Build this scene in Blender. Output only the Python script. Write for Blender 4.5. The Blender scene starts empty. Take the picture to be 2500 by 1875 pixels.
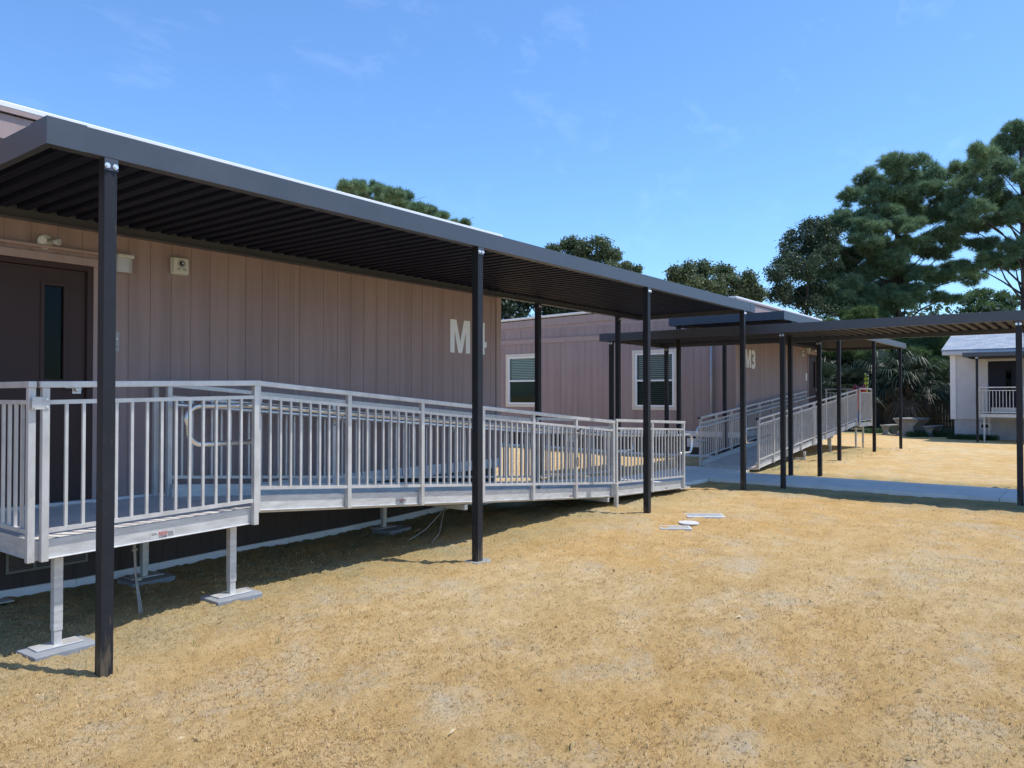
import bpy, math, random
import numpy as np
from mathutils import Vector, Matrix

random.seed(7)
rng = np.random.default_rng(11)
SC = bpy.context.scene
COL = SC.collection
R = math.radians
CAM_H = 1.65
YAW = R(37.45)
CF, SF = math.cos(YAW), math.sin(YAW)

# ------------------------------------------------------------------ helpers
class MB:
    """collects shapes in world coordinates; build() links them as ONE mesh object"""
    def __init__(s):
        s.v = []; s.f = []; s.smooth = []
    def add(s, vs, fs, smooth=False):
        o = len(s.v)
        s.v.extend([tuple(p) for p in vs])
        s.f.extend([tuple(i + o for i in f) for f in fs])
        s.smooth.extend([smooth] * len(fs))
        return s
    def box(s, x0, x1, y0, y1, z0, z1):
        x0, x1 = min(x0, x1), max(x0, x1); y0, y1 = min(y0, y1), max(y0, y1); z0, z1 = min(z0, z1), max(z0, z1)
        vs = [(x0,y0,z0),(x1,y0,z0),(x1,y1,z0),(x0,y1,z0),(x0,y0,z1),(x1,y0,z1),(x1,y1,z1),(x0,y1,z1)]
        return s.add(vs, [(0,3,2,1),(4,5,6,7),(0,1,5,4),(1,2,6,5),(2,3,7,6),(3,0,4,7)])
    def hexa(s, bottom, top):
        """four bottom and four top corners, same winding (ccw from above)"""
        return s.add(list(bottom) + list(top), [(0,3,2,1),(4,5,6,7),(0,1,5,4),(1,2,6,5),(2,3,7,6),(3,0,4,7)])
    def bar(s, p, q, w, h):
        """rectangular bar between two points; w across (horizontal), h along the up direction"""
        p = Vector(p); q = Vector(q); d = (q - p).normalized()
        up = Vector((0,0,1)) if abs(d.z) < .9 else Vector((0,1,0))
        a = d.cross(up).normalized(); b = a.cross(d).normalized()
        a *= w/2; b *= h/2
        vs = [p-a-b, p+a-b, p+a+b, p-a+b, q-a-b, q+a-b, q+a+b, q-a+b]
        return s.add(vs, [(0,1,2,3),(7,6,5,4),(0,4,5,1),(1,5,6,2),(2,6,7,3),(3,7,4,0)])
    def tube(s, pts, r, n=10, r2=None, cap=True):
        pts = [Vector(p) for p in pts]; m = len(pts)
        r2 = r if r2 is None else r2
        rings = []
        prev = None
        for i, p in enumerate(pts):
            if i == 0: t = pts[1] - p
            elif i == m-1: t = p - pts[i-1]
            else: t = (pts[i+1]-p).normalized() + (p-pts[i-1]).normalized()
            t.normalize()
            if prev is None:
                ref = Vector((0,0,1)) if abs(t.z) < .9 else Vector((1,0,0))
                a = t.cross(ref).normalized()
            else:
                a = (prev - t*prev.dot(t)).normalized()
            prev = a
            b = t.cross(a)
            rr = r + (r2-r)*i/(m-1)
            rings.append([p + (a*math.cos(2*math.pi*k/n) + b*math.sin(2*math.pi*k/n))*rr for k in range(n)])
        vs = [v for ring in rings for v in ring]
        fs = []
        for i in range(m-1):
            for k in range(n):
                k2 = (k+1) % n
                fs.append((i*n+k, i*n+k2, (i+1)*n+k2, (i+1)*n+k))
        s.add(vs, fs, True)
        if cap:
            o = len(s.v) - len(vs)
            s.f.append(tuple(o+k for k in reversed(range(n)))); s.smooth.append(False)
            s.f.append(tuple(o+(m-1)*n+k for k in range(n))); s.smooth.append(False)
        return s
    def disc(s, c, axis, r, depth, n=16, r2=None):
        c = Vector(c); axis = Vector(axis).normalized()
        return s.tube([c, c + axis*depth], r, n, r2)
    def prism(s, poly, z0, z1):
        n = len(poly)
        vs = [(x,y,z0) for x,y in poly] + [(x,y,z1) for x,y in poly]
        fs = [tuple(reversed(range(n))), tuple(range(n, 2*n))] + [(i,(i+1)%n,n+(i+1)%n,n+i) for i in range(n)]
        return s.add(vs, fs)
    def build(s, name, mat, parent=None, bevel=0, label=None):
        me = bpy.data.meshes.new(name)
        o0 = ORIGIN.get(parent.name, Vector((0,0,0))) if parent else None
        if parent is None:
            vs = np.array(s.v)
            o0 = Vector(((vs[:,0].min()+vs[:,0].max())/2, (vs[:,1].min()+vs[:,1].max())/2, vs[:,2].min()))
        me.from_pydata([(x-o0.x, y-o0.y, z-o0.z) for x,y,z in s.v], [], s.f)
        me.polygons.foreach_set('use_smooth', s.smooth)
        me.materials.append(mat)
        me.update()
        ob = bpy.data.objects.new(name, me)
        COL.objects.link(ob)
        if parent: ob.parent = parent
        else: ob.location = o0
        ORIGIN[ob.name] = o0
        if bevel:
            m = ob.modifiers.new('edge', 'BEVEL'); m.width = bevel; m.segments = 2; m.limit_method = 'ANGLE'
        if label: ob['label'] = label
        return ob
ORIGIN = {}

def tag(o, label=None, cat=None, group=None, kind=None):
    if label: o['label'] = label
    if cat: o['category'] = cat
    if group: o['group'] = group
    if kind: o['kind'] = kind
    return o
def thing(name, loc, label, cat, group=None):
    e = bpy.data.objects.new(name, None); COL.objects.link(e)
    e.location = loc; e.empty_display_size = .2
    ORIGIN[e.name] = Vector(loc)
    return tag(e, label, cat, group)
def mesh_np(name, V, F, mat, parent=None, smooth=False, loc=None):
    """numpy verts and equal-sized faces -> object"""
    me = bpy.data.meshes.new(name)
    o0 = ORIGIN[parent.name] if parent else Vector(loc or (0,0,0))
    V = np.asarray(V, dtype=np.float32) - np.array(o0, dtype=np.float32)
    F = np.asarray(F, dtype=np.int32); k = F.shape[1]
    me.vertices.add(len(V)); me.vertices.foreach_set('co', V.ravel())
    me.loops.add(F.size); me.loops.foreach_set('vertex_index', F.ravel())
    me.polygons.add(len(F))
    me.polygons.foreach_set('loop_start', np.arange(0, F.size, k, dtype=np.int32))
    me.polygons.foreach_set('loop_total', np.full(len(F), k, dtype=np.int32))
    me.polygons.foreach_set('use_smooth', np.full(len(F), smooth))
    me.materials.append(mat)
    me.update(calc_edges=True); me.validate()
    ob = bpy.data.objects.new(name, me); COL.objects.link(ob)
    if parent: ob.parent = parent
    else: ob.location = o0
    ORIGIN[ob.name] = o0
    return ob
def text_mesh(body, size, extrude=.004, bold=0, sx=1):
    cu = bpy.data.curves.new('lettering', 'FONT'); cu.body = body; cu.size = size; cu.extrude = extrude
    cu.offset = bold; cu.align_x = 'LEFT'
    ob = bpy.data.objects.new('lettering', cu); COL.objects.link(ob)
    dg = bpy.context.evaluated_depsgraph_get(); dg.update()
    me = bpy.data.meshes.new_from_object(ob.evaluated_get(dg))
    vs = [(v.co.x*sx, v.co.y, v.co.z) for v in me.vertices]; fs = [tuple(p.vertices) for p in me.polygons]
    bpy.data.objects.remove(ob); bpy.data.curves.remove(cu); bpy.data.meshes.remove(me)
    return vs, fs
def wall_text(mb, body, size, x, y, z, extrude=.004, bold=0, sx=1):
    """text on a wall that faces -Y"""
    vs, fs = text_mesh(body, size, extrude, bold, sx)
    return mb.add([(x+a, y-c, z+b) for a,b,c in vs], fs)

# ------------------------------------------------------------------ materials
def new_mat(name):
    m = bpy.data.materials.new(name); m.use_nodes = True
    return m, m.node_tree.nodes, m.node_tree.links, m.node_tree.nodes['Principled BSDF']
def ramp(N, stops):
    r = N.new('ShaderNodeValToRGB'); e = r.color_ramp.elements
    e[0].position, e[0].color = stops[0][0], (*stops[0][1], 1)
    e[1].position, e[1].color = stops[-1][0], (*stops[-1][1], 1)
    for p, c in stops[1:-1]:
        q = e.new(p); q.color = (*c, 1)
    return r
def mat(name, col, rough=.6, metal=0, var=.12, scale=6, bump=0, bscale=60, stretch=(1,1,1), spec=.5, col2=None):
    """painted / plain surface with uneven tone and roughness"""
    m, N, L, b = new_mat(name)
    tc = N.new('ShaderNodeTexCoord'); mp = N.new('ShaderNodeMapping'); mp.inputs['Scale'].default_value = stretch
    L.new(tc.outputs['Object'], mp.inputs['Vector'])
    n = N.new('ShaderNodeTexNoise'); n.inputs['Scale'].default_value = scale; n.inputs['Detail'].default_value = 6
    n.inputs['Roughness'].default_value = .65
    L.new(mp.outputs['Vector'], n.inputs['Vector'])
    c1 = tuple(min(1, c*(1-var)) for c in col); c2 = col2 or tuple(min(1, c*(1+var)) for c in col)
    r = ramp(N, [(.32, c1), (.68, c2)])
    L.new(n.outputs['Fac'], r.inputs['Fac']); L.new(r.outputs['Color'], b.inputs['Base Color'])
    mr = N.new('ShaderNodeMapRange'); mr.inputs['To Min'].default_value = max(.02, rough-.08); mr.inputs['To Max'].default_value = min(1, rough+.1)
    L.new(n.outputs['Fac'], mr.inputs['Value']); L.new(mr.outputs['Result'], b.inputs['Roughness'])
    b.inputs['Metallic'].default_value = metal
    b.inputs['Specular IOR Level'].default_value = spec
    if bump:
        n2 = N.new('ShaderNodeTexNoise'); n2.inputs['Scale'].default_value = bscale; n2.inputs['Detail'].default_value = 4
        L.new(mp.outputs['Vector'], n2.inputs['Vector'])
        bp = N.new('ShaderNodeBump'); bp.inputs['Strength'].default_value = bump; bp.inputs['Distance'].default_value = .01
        L.new(n2.outputs['Fac'], bp.inputs['Height']); L.new(bp.outputs['Normal'], b.inputs['Normal'])
    return m

M = {}
M['bronze'] = mat('dark_bronze_paint', (.054,.063,.080), .38, 0, .10, 3, .03, 300, spec=.6)
M['post'] = mat('dark_post_paint', (.020,.021,.024), .5, 0, .15, 5, .04, 250, spec=.3)
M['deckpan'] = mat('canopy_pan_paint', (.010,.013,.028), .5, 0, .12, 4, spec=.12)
M['alu'] = mat('mill_aluminium', (.61,.60,.585), .42, .45, .13, 9, .05, 120, stretch=(1,1,.6))
M['alubeam'] = mat('aluminium_beam', (.60,.595,.58), .48, .38, .16, 7, .06, 70, stretch=(1,1,4))
M['tube'] = mat('aluminium_tube', (.80,.80,.78), .28, .8, .06, 6)
M['alufloor'] = mat('aluminium_deck_planks', (.33,.35,.385), .5, .35, .12, 5, .05, 90)
M['bolt'] = mat('zinc_bolt', (.85,.86,.88), .25, .7, .05, 20)
M['cap'] = mat('black_plastic', (.012,.012,.013), .5)
M['trim'] = mat('mauve_trim', (.36,.266,.248), .6, 0, .08, 5, .08, 90, stretch=(2,2,.3))
M['white'] = mat('white_metal_edge', (.80,.81,.82), .35, 0, .04, 4)
M['band'] = mat('white_floor_band', (.78,.78,.80), .5, 0, .06, 5)
M['roof'] = mat('white_membrane_roof', (.72,.72,.72), .6, 0, .08, 2)
M['door'] = mat('brown_door_paint', (.050,.029,.027), .5, 0, .08, 3, .02, 200, spec=.25)
M['cream'] = mat('cream_window_trim', (.66,.60,.50), .55, 0, .06, 6)
M['vinyl'] = mat('white_vinyl_sash', (.82,.83,.84), .4, 0, .03, 6)
M['blind'] = mat('pale_blind_slats', (.60,.63,.60), .55, 0, .06, 12)
M['dark'] = mat('dark_room', (.012,.013,.014), .8)
M['plastic'] = mat('ivory_plastic', (.60,.60,.55), .45, 0, .05, 12)
M['lens'] = mat('frosted_lens', (.50,.52,.55), .3, 0, .05, 12)
M['steel'] = mat('satin_steel', (.62,.62,.62), .3, .9, .06, 12)
M['letter'] = mat('white_vinyl_letter', (.82,.85,.87), .5, 0, .04, 8)
M['signgrey'] = mat('grey_room_sign', (.36,.37,.37), .5, 0, .04, 8)
M['red'] = mat('red_print', (.45,.03,.035), .5, 0, .05, 30)
M['ink'] = mat('dark_print', (.05,.05,.06), .5, 0, .05, 30)
M['inkgrey'] = mat('grey_print', (.25,.26,.28), .5, 0, .05, 30)
M['cable'] = mat('grey_cable', (.34,.34,.32), .5, 0, .1, 20)
M['pipe'] = mat('grey_downspout', (.42,.44,.47), .4, .3, .06, 6)
M['concrete'] = mat('pale_concrete', (.82,.765,.70), .85, 0, .10, 2.2, .12, 90)
M['paver'] = mat('blue_grey_paver', (.25,.265,.285), .85, 0, .14, 7, .3, 60)
M['tablecon'] = mat('cast_concrete', (.25,.25,.24), .9, 0, .18, 5, .25, 50)
M['fence'] = mat('weathered_fence', (.085,.085,.088), .85, 0, .28, 3, .3, 30, stretch=(3,3,.4))
M['grey_wall'] = mat('pale_grey_stucco', (.55,.56,.58), .8, 0, .07, 3, .15, 80)
M['grey_base'] = mat('grey_block_base', (.44,.455,.48), .85, 0, .12, 2.5, .25, 50)
M['navy'] = mat('navy_door_paint', (.010,.013,.026), .5, 0, .08, 5, spec=.25)
M['bark'] = mat('pine_bark', (.060,.050,.045), .9, 0, .35, 4, .6, 18, stretch=(2,2,.5))
M['palmbark'] = mat('palm_boots', (.12,.09,.065), .9, 0, .4, 6, .6, 25)
M['redcloth'] = mat('red_nylon', (.50,.02,.03), .4, 0, .25, 9, .3, 18)
M['bluecloth'] = mat('blue_plastic', (.05,.20,.52), .4, 0, .12, 9)
M['lid'] = mat('white_plastic', (.58,.57,.55), .5, 0, .10, 14, .1, 90)
M['lidgrey'] = mat('sandy_grey_fill', (.36,.34,.29), .9, 0, .2, 20, .3, 60)

def post_mat():
    m = mat('scuffed_post_paint', (.015,.017,.022), .5, 0, .15, 5, .04, 250, spec=.3)
    N, L = m.node_tree.nodes, m.node_tree.links; b = N['Principled BSDF']; old = b.inputs['Base Color'].links[0].from_socket
    tc = N.new('ShaderNodeTexCoord'); sp = N.new('ShaderNodeSeparateXYZ'); L.new(tc.outputs['Object'], sp.inputs[0])
    mp = N.new('ShaderNodeMapping'); mp.inputs['Scale'].default_value = (60,60,7); L.new(tc.outputs['Object'], mp.inputs['Vector'])
    n = N.new('ShaderNodeTexNoise'); n.inputs['Scale'].default_value = 1; n.inputs['Detail'].default_value = 5; L.new(mp.outputs[0], n.inputs['Vector'])
    h = N.new('ShaderNodeMapRange'); h.inputs['From Min'].default_value = .0; h.inputs['From Max'].default_value = .40; h.inputs['To Min'].default_value = .60; h.inputs['To Max'].default_value = .34
    L.new(sp.outputs['Z'], h.inputs['Value'])
    lt = N.new('ShaderNodeMath'); lt.operation = 'SUBTRACT'; L.new(h.outputs['Result'], lt.inputs[0]); L.new(n.outputs['Fac'], lt.inputs[1])
    k = N.new('ShaderNodeMath'); k.operation = 'MULTIPLY'; k.inputs[1].default_value = 6; k.use_clamp = True; L.new(lt.outputs[0], k.inputs[0])
    k2 = N.new('ShaderNodeMath'); k2.operation = 'MULTIPLY'; k2.inputs[1].default_value = .45; L.new(k.outputs[0], k2.inputs[0])
    mx = N.new('ShaderNodeMix'); mx.data_type = 'RGBA'; mx.inputs[7].default_value = (.22,.17,.11,1)
    L.new(k2.outputs[0], mx.inputs[0]); L.new(old, mx.inputs[6]); L.new(mx.outputs[2], b.inputs['Base Color'])
    return m
M['post'] = post_mat()
def siding_mat():
    m, N, L, b = new_mat('mauve_wood_siding')
    tc = N.new('ShaderNodeTexCoord'); mp = N.new('ShaderNodeMapping'); mp.inputs['Scale'].default_value = (14,14,.9)
    L.new(tc.outputs['Object'], mp.inputs['Vector'])
    n = N.new('ShaderNodeTexNoise'); n.inputs['Scale'].default_value = 2.2; n.inputs['Detail'].default_value = 8; n.inputs['Roughness'].default_value = .7
    L.new(mp.outputs['Vector'], n.inputs['Vector'])
    n3 = N.new('ShaderNodeTexNoise'); n3.inputs['Scale'].default_value = .9; n3.inputs['Detail'].default_value = 3
    L.new(tc.outputs['Object'], n3.inputs['Vector'])
    r = ramp(N, [(.30,(.290,.215,.206)),(.52,(.326,.244,.234)),(.74,(.362,.275,.264))])
    mx = N.new('ShaderNodeMix'); mx.data_type = 'FLOAT'; mx.inputs[0].default_value = .45
    L.new(n.outputs['Fac'], mx.inputs[2]); L.new(n3.outputs['Fac'], mx.inputs[3])
    gi = N.new('ShaderNodeNewGeometry'); iv = N.new('ShaderNodeMath'); iv.operation = 'MULTIPLY_ADD'; iv.inputs[1].default_value = .14; iv.inputs[2].default_value = -.07
    L.new(gi.outputs['Random Per Island'], iv.inputs[0]); av = N.new('ShaderNodeMath'); av.operation = 'ADD'; L.new(mx.outputs[0], av.inputs[0]); L.new(iv.outputs[0], av.inputs[1])
    L.new(av.outputs[0], r.inputs['Fac'])
    # rain streaks and rubbed, chalky places
    mp4 = N.new('ShaderNodeMapping'); mp4.inputs['Scale'].default_value = (5,5,.22); L.new(tc.outputs['Object'], mp4.inputs['Vector'])
    n4 = N.new('ShaderNodeTexNoise'); n4.inputs['Scale'].default_value = 1.6; n4.inputs['Detail'].default_value = 5; L.new(mp4.outputs['Vector'], n4.inputs['Vector'])
    r4_ = ramp(N, [(.35,(.86,.85,.85)),(.55,(1,1,1)),(.75,(1.0,1.0,1.0))]); L.new(n4.outputs['Fac'], r4_.inputs['Fac'])
    m4 = N.new('ShaderNodeMix'); m4.data_type = 'RGBA'; m4.blend_type = 'MULTIPLY'; m4.inputs[0].default_value = 1
    L.new(r.outputs['Color'], m4.inputs[6]); L.new(r4_.outputs['Color'], m4.inputs[7]); L.new(m4.outputs[2], b.inputs['Base Color'])
    b.inputs['Roughness'].default_value = .62
    # rough-sawn fibres: fine cross saw marks and long grain
    mp2 = N.new('ShaderNodeMapping'); mp2.inputs['Scale'].default_value = (3,3,40)
    L.new(tc.outputs['Object'], mp2.inputs['Vector'])
    n2 = N.new('ShaderNodeTexNoise'); n2.inputs['Scale'].default_value = 3; n2.inputs['Detail'].default_value = 4
    L.new(mp2.outputs['Vector'], n2.inputs['Vector'])
    ad = N.new('ShaderNodeMath'); ad.operation = 'ADD'
    L.new(n.outputs['Fac'], ad.inputs[0]); L.new(n2.outputs['Fac'], ad.inputs[1])
    bp = N.new('ShaderNodeBump'); bp.inputs['Strength'].default_value = .35; bp.inputs['Distance'].default_value = .006
    L.new(ad.outputs[0], bp.inputs['Height']); L.new(bp.outputs['Normal'], b.inputs['Normal'])
    return m
M['siding'] = siding_mat()
M['skirt'] = mat('dark_brown_skirting', (.060,.045,.040), .7, 0, .2, 4, .2, 40, stretch=(4,4,.5))

def glass_mat(name, tint, base=.06, ior=1.6):
    m, N, L, b = new_mat(name)
    out = N['Material Output']
    tr = N.new('ShaderNodeBsdfTransparent'); tr.inputs['Color'].default_value = (*tint, 1)
    gl = N.new('ShaderNodeBsdfGlossy'); gl.inputs['Roughness'].default_value = .03; gl.inputs['Color'].default_value = (.9,.95,.95,1)
    fr = N.new('ShaderNodeFresnel'); fr.inputs['IOR'].default_value = ior
    ad = N.new('ShaderNodeMath'); ad.operation = 'ADD'; ad.inputs[1].default_value = base; ad.use_clamp = True
    mx = N.new('ShaderNodeMixShader')
    L.new(fr.outputs[0], ad.inputs[0]); L.new(ad.outputs[0], mx.inputs[0])
    L.new(tr.outputs[0], mx.inputs[1]); L.new(gl.outputs[0], mx.inputs[2]); L.new(mx.outputs[0], out.inputs['Surface'])
    return m
M['glass'] = glass_mat('window_glass', (.86,.90,.88), -.02, 1.4)
M['screen'] = glass_mat('screened_glass', (.55,.62,.60), -.02, 1.4)
M['glassdark'] = glass_mat('dark_glass', (.34,.36,.36), -.02, 1.4)

def leaf_mat(name, cols, trans=.25, rough=.5, scale=.6):
    m, N, L, b = new_mat(name)
    tc = N.new('ShaderNodeTexCoord'); n = N.new('ShaderNodeTexNoise'); n.inputs['Scale'].default_value = scale; n.inputs['Detail'].default_value = 3
    L.new(tc.outputs['Object'], n.inputs['Vector'])
    g = N.new('ShaderNodeNewGeometry')
    mx = N.new('ShaderNodeMix'); mx.data_type = 'FLOAT'; mx.inputs[0].default_value = .45
    L.new(n.outputs['Fac'], mx.inputs[2]); L.new(g.outputs['Random Per Island'], mx.inputs[3])
    k = len(cols); r = ramp(N, [(.2+.6*i/(k-1), c) for i, c in enumerate(cols)])
    L.new(mx.outputs[0], r.inputs['Fac']); L.new(r.outputs['Color'], b.inputs['Base Color'])
    b.inputs['Roughness'].default_value = rough; b.inputs['Specular IOR Level'].default_value = .3
    tl = N.new('ShaderNodeBsdfTranslucent'); L.new(r.outputs['Color'], tl.inputs['Color'])
    ms = N.new('ShaderNodeMixShader'); ms.inputs[0].default_value = trans
    L.new(b.outputs[0], ms.inputs[1]); L.new(tl.outputs[0], ms.inputs[2]); L.new(ms.outputs[0], N['Material Output'].inputs['Surface'])
    return m
M['needle'] = leaf_mat('pine_needles', [(.075,.145,.098),(.155,.255,.145),(.29,.39,.19)], .4)
M['needle2'] = leaf_mat('bright_pine_needles', [(.060,.115,.048),(.11,.18,.066),(.19,.25,.085)], .4)
M['leaf'] = leaf_mat('oak_leaves', [(.055,.085,.046),(.105,.145,.072),(.19,.22,.11)], .35)
M['leafmid'] = leaf_mat('dull_oak_leaves', [(.030,.052,.032),(.060,.092,.052),(.11,.145,.08)], .3)
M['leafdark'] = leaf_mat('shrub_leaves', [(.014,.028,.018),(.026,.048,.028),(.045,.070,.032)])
M['palm'] = leaf_mat('palm_fronds', [(.016,.032,.022),(.032,.055,.035),(.065,.086,.050)], .2, .45)
M['palmdry'] = leaf_mat('dry_palm_fronds', [(.07,.055,.035),(.13,.10,.065),(.16,.145,.09)], .2, .6)
M['grass'] = leaf_mat('young_grass', [(.05,.10,.03),(.07,.14,.05),(.10,.16,.06)], .2)
M['grassdark'] = leaf_mat('grass_clump', [(.035,.075,.03),(.05,.105,.04),(.07,.12,.05)], .2)

def stripe_mat():
    m, N, L, b = new_mat('yellow_black_stripes')
    tc = N.new('ShaderNodeTexCoord'); w = N.new('ShaderNodeTexWave'); w.bands_direction = 'DIAGONAL'; w.inputs['Scale'].default_value = 4.5
    L.new(tc.outputs['Object'], w.inputs['Vector'])
    r = ramp(N, [(.18,(.02,.02,.02)),(.24,(.68,.70,.06))]); L.new(w.outputs['Fac'], r.inputs['Fac'])
    L.new(r.outputs['Color'], b.inputs['Base Color']); b.inputs['Roughness'].default_value = .35
    return m
M['stripe'] = stripe_mat()

def shingle_mat():
    m, N, L, b = new_mat('pale_blue_grey_shingles')
    tc = N.new('ShaderNodeTexCoord'); mp = N.new('ShaderNodeMapping'); mp.inputs['Rotation'].default_value = (0,0,R(90))
    L.new(tc.outputs['Object'], mp.inputs['Vector'])
    br = N.new('ShaderNodeTexBrick'); br.inputs['Scale'].default_value = 1.0; br.inputs['Brick Width'].default_value = .33; br.inputs['Row Height'].default_value = .15
    br.inputs['Mortar Size'].default_value = .008; br.inputs['Bias'].default_value = 0
    br.inputs['Color1'].default_value = (.22,.27,.34,1); br.inputs['Color2'].default_value = (.36,.39,.42,1); br.inputs['Mortar'].default_value = (.20,.22,.25,1)
    L.new(mp.outputs[0], br.inputs['Vector'])
    n = N.new('ShaderNodeTexNoise'); n.inputs['Scale'].default_value = 1.5
    L.new(tc.outputs['Object'], n.inputs['Vector'])
    mx = N.new('ShaderNodeMix'); mx.data_type = 'RGBA'; mx.blend_type = 'MULTIPLY'; mx.inputs[0].default_value = .5
    r = ramp(N, [(.3,(.75,.8,.9)),(.7,(1,.98,.95))]); L.new(n.outputs['Fac'], r.inputs['Fac'])
    L.new(br.outputs['Color'], mx.inputs[6]); L.new(r.outputs['Color'], mx.inputs[7]); L.new(mx.outputs[2], b.inputs['Base Color'])
    b.inputs['Roughness'].default_value = .85
    return m
M['shingle'] = shingle_mat()

def ground_mat():
    m, N, L, b = new_mat('straw_mulch_and_sand')
    tc = N.new('ShaderNodeTexCoord')
    def noise(s, d=5, rgh=.6):
        n = N.new('ShaderNodeTexNoise'); n.inputs['Scale'].default_value = s; n.inputs['Detail'].default_value = d; n.inputs['Roughness'].default_value = rgh
        L.new(tc.outputs['Object'], n.inputs['Vector']); return n
    def mix(a, bb, f, mode='MIX', fac=None):
        x = N.new('ShaderNodeMix'); x.data_type = 'RGBA'; x.blend_type = mode
        if f is not None: L.new(f, x.inputs[0])
        else: x.inputs[0].default_value = fac
        L.new(a, x.inputs[6]); L.new(bb, x.inputs[7]); return x.outputs[2]
    big = noise(.20, 5); mid = noise(2.4, 6, .7); fine = noise(42, 6, .78); crumb = noise(110, 3, .7)
    base = ramp(N, [(.28,(.585,.395,.175)),(.5,(.695,.50,.250)),(.72,(.80,.62,.38))]); L.new(mid.outputs['Fac'], base.inputs['Fac'])
    warm = ramp(N, [(.36,(.95,.78,.52)),(.62,(1.0,1.0,1.0))]); L.new(big.outputs['Fac'], warm.inputs['Fac'])
    c = mix(base.outputs['Color'], warm.outputs['Color'], None, 'MULTIPLY', .75)
    # pale dusty sand showing through in patches with ragged rims
    pn = noise(1.15, 9, .78); pm = ramp(N, [(.51,(0,0,0)),(.65,(1,1,1))]); L.new(pn.outputs['Fac'], pm.inputs['Fac'])
    pale = ramp(N, [(.3,(.50,.41,.28)),(.7,(.72,.62,.46))]); L.new(fine.outputs['Fac'], pale.inputs['Fac'])
    f1 = N.new('ShaderNodeMath'); f1.operation = 'MULTIPLY'; f1.inputs[1].default_value = .7; L.new(pm.outputs['Color'], f1.inputs[0])
    c = mix(c, pale.outputs['Color'], f1.outputs[0])
    # small dark crumbs and thatch, shade in their gaps painted in as specks
    dm = ramp(N, [(.37,(1,1,1)),(.46,(0,0,0))]); L.new(fine.outputs['Fac'], dm.inputs['Fac'])
    f2 = N.new('ShaderNodeMath'); f2.operation = 'MULTIPLY'; f2.inputs[1].default_value = .45; L.new(dm.outputs['Color'], f2.inputs[0])
    dk = N.new('ShaderNodeRGB'); dk.outputs[0].default_value = (.16,.11,.05,1)
    c = mix(c, dk.outputs[0], f2.outputs[0])
    lm = ramp(N, [(.60,(0,0,0)),(.70,(1,1,1))]); L.new(crumb.outputs['Fac'], lm.inputs['Fac'])
    f3 = N.new('ShaderNodeMath'); f3.operation = 'MULTIPLY'; f3.inputs[1].default_value = .5; L.new(lm.outputs['Color'], f3.inputs[0])
    lt = N.new('ShaderNodeRGB'); lt.outputs[0].default_value = (.82,.64,.36,1)
    c = mix(c, lt.outputs[0], f3.outputs[0])
    # greener thin grass towards the buildings, painted tree shade by the fence (geometry attribute)
    at = N.new('ShaderNodeAttribute'); at.attribute_name = 'green_and_shade'
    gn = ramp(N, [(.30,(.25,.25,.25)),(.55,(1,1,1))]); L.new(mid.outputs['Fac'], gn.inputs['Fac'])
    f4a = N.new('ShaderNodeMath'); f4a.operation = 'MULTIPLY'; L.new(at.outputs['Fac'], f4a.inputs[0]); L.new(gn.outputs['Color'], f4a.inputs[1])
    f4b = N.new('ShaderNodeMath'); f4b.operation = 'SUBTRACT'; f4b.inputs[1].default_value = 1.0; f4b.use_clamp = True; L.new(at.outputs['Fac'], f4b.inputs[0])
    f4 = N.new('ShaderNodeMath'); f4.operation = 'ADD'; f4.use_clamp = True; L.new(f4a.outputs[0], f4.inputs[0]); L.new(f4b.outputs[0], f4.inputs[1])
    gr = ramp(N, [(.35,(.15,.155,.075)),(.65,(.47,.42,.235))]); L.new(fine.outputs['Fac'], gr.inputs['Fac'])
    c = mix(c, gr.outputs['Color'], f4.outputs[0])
    L.new(c, b.inputs['Base Color'])
    b.inputs['Roughness'].default_value = .95; b.inputs['Specular IOR Level'].default_value = .1
    ad = N.new('ShaderNodeMath'); ad.operation = 'ADD'; L.new(fine.outputs['Fac'], ad.inputs[0])
    cm = N.new('ShaderNodeMath'); cm.operation = 'MULTIPLY'; cm.inputs[1].default_value = .5; L.new(crumb.outputs['Fac'], cm.inputs[0]); L.new(cm.outputs[0], ad.inputs[1])
    bp = N.new('ShaderNodeBump'); bp.inputs['Strength'].default_value = 1; bp.inputs['Distance'].default_value = .03
    L.new(ad.outputs[0], bp.inputs['Height']); L.new(bp.outputs['Normal'], b.inputs['Normal'])
    return m
M['ground'] = ground_mat()

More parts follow.
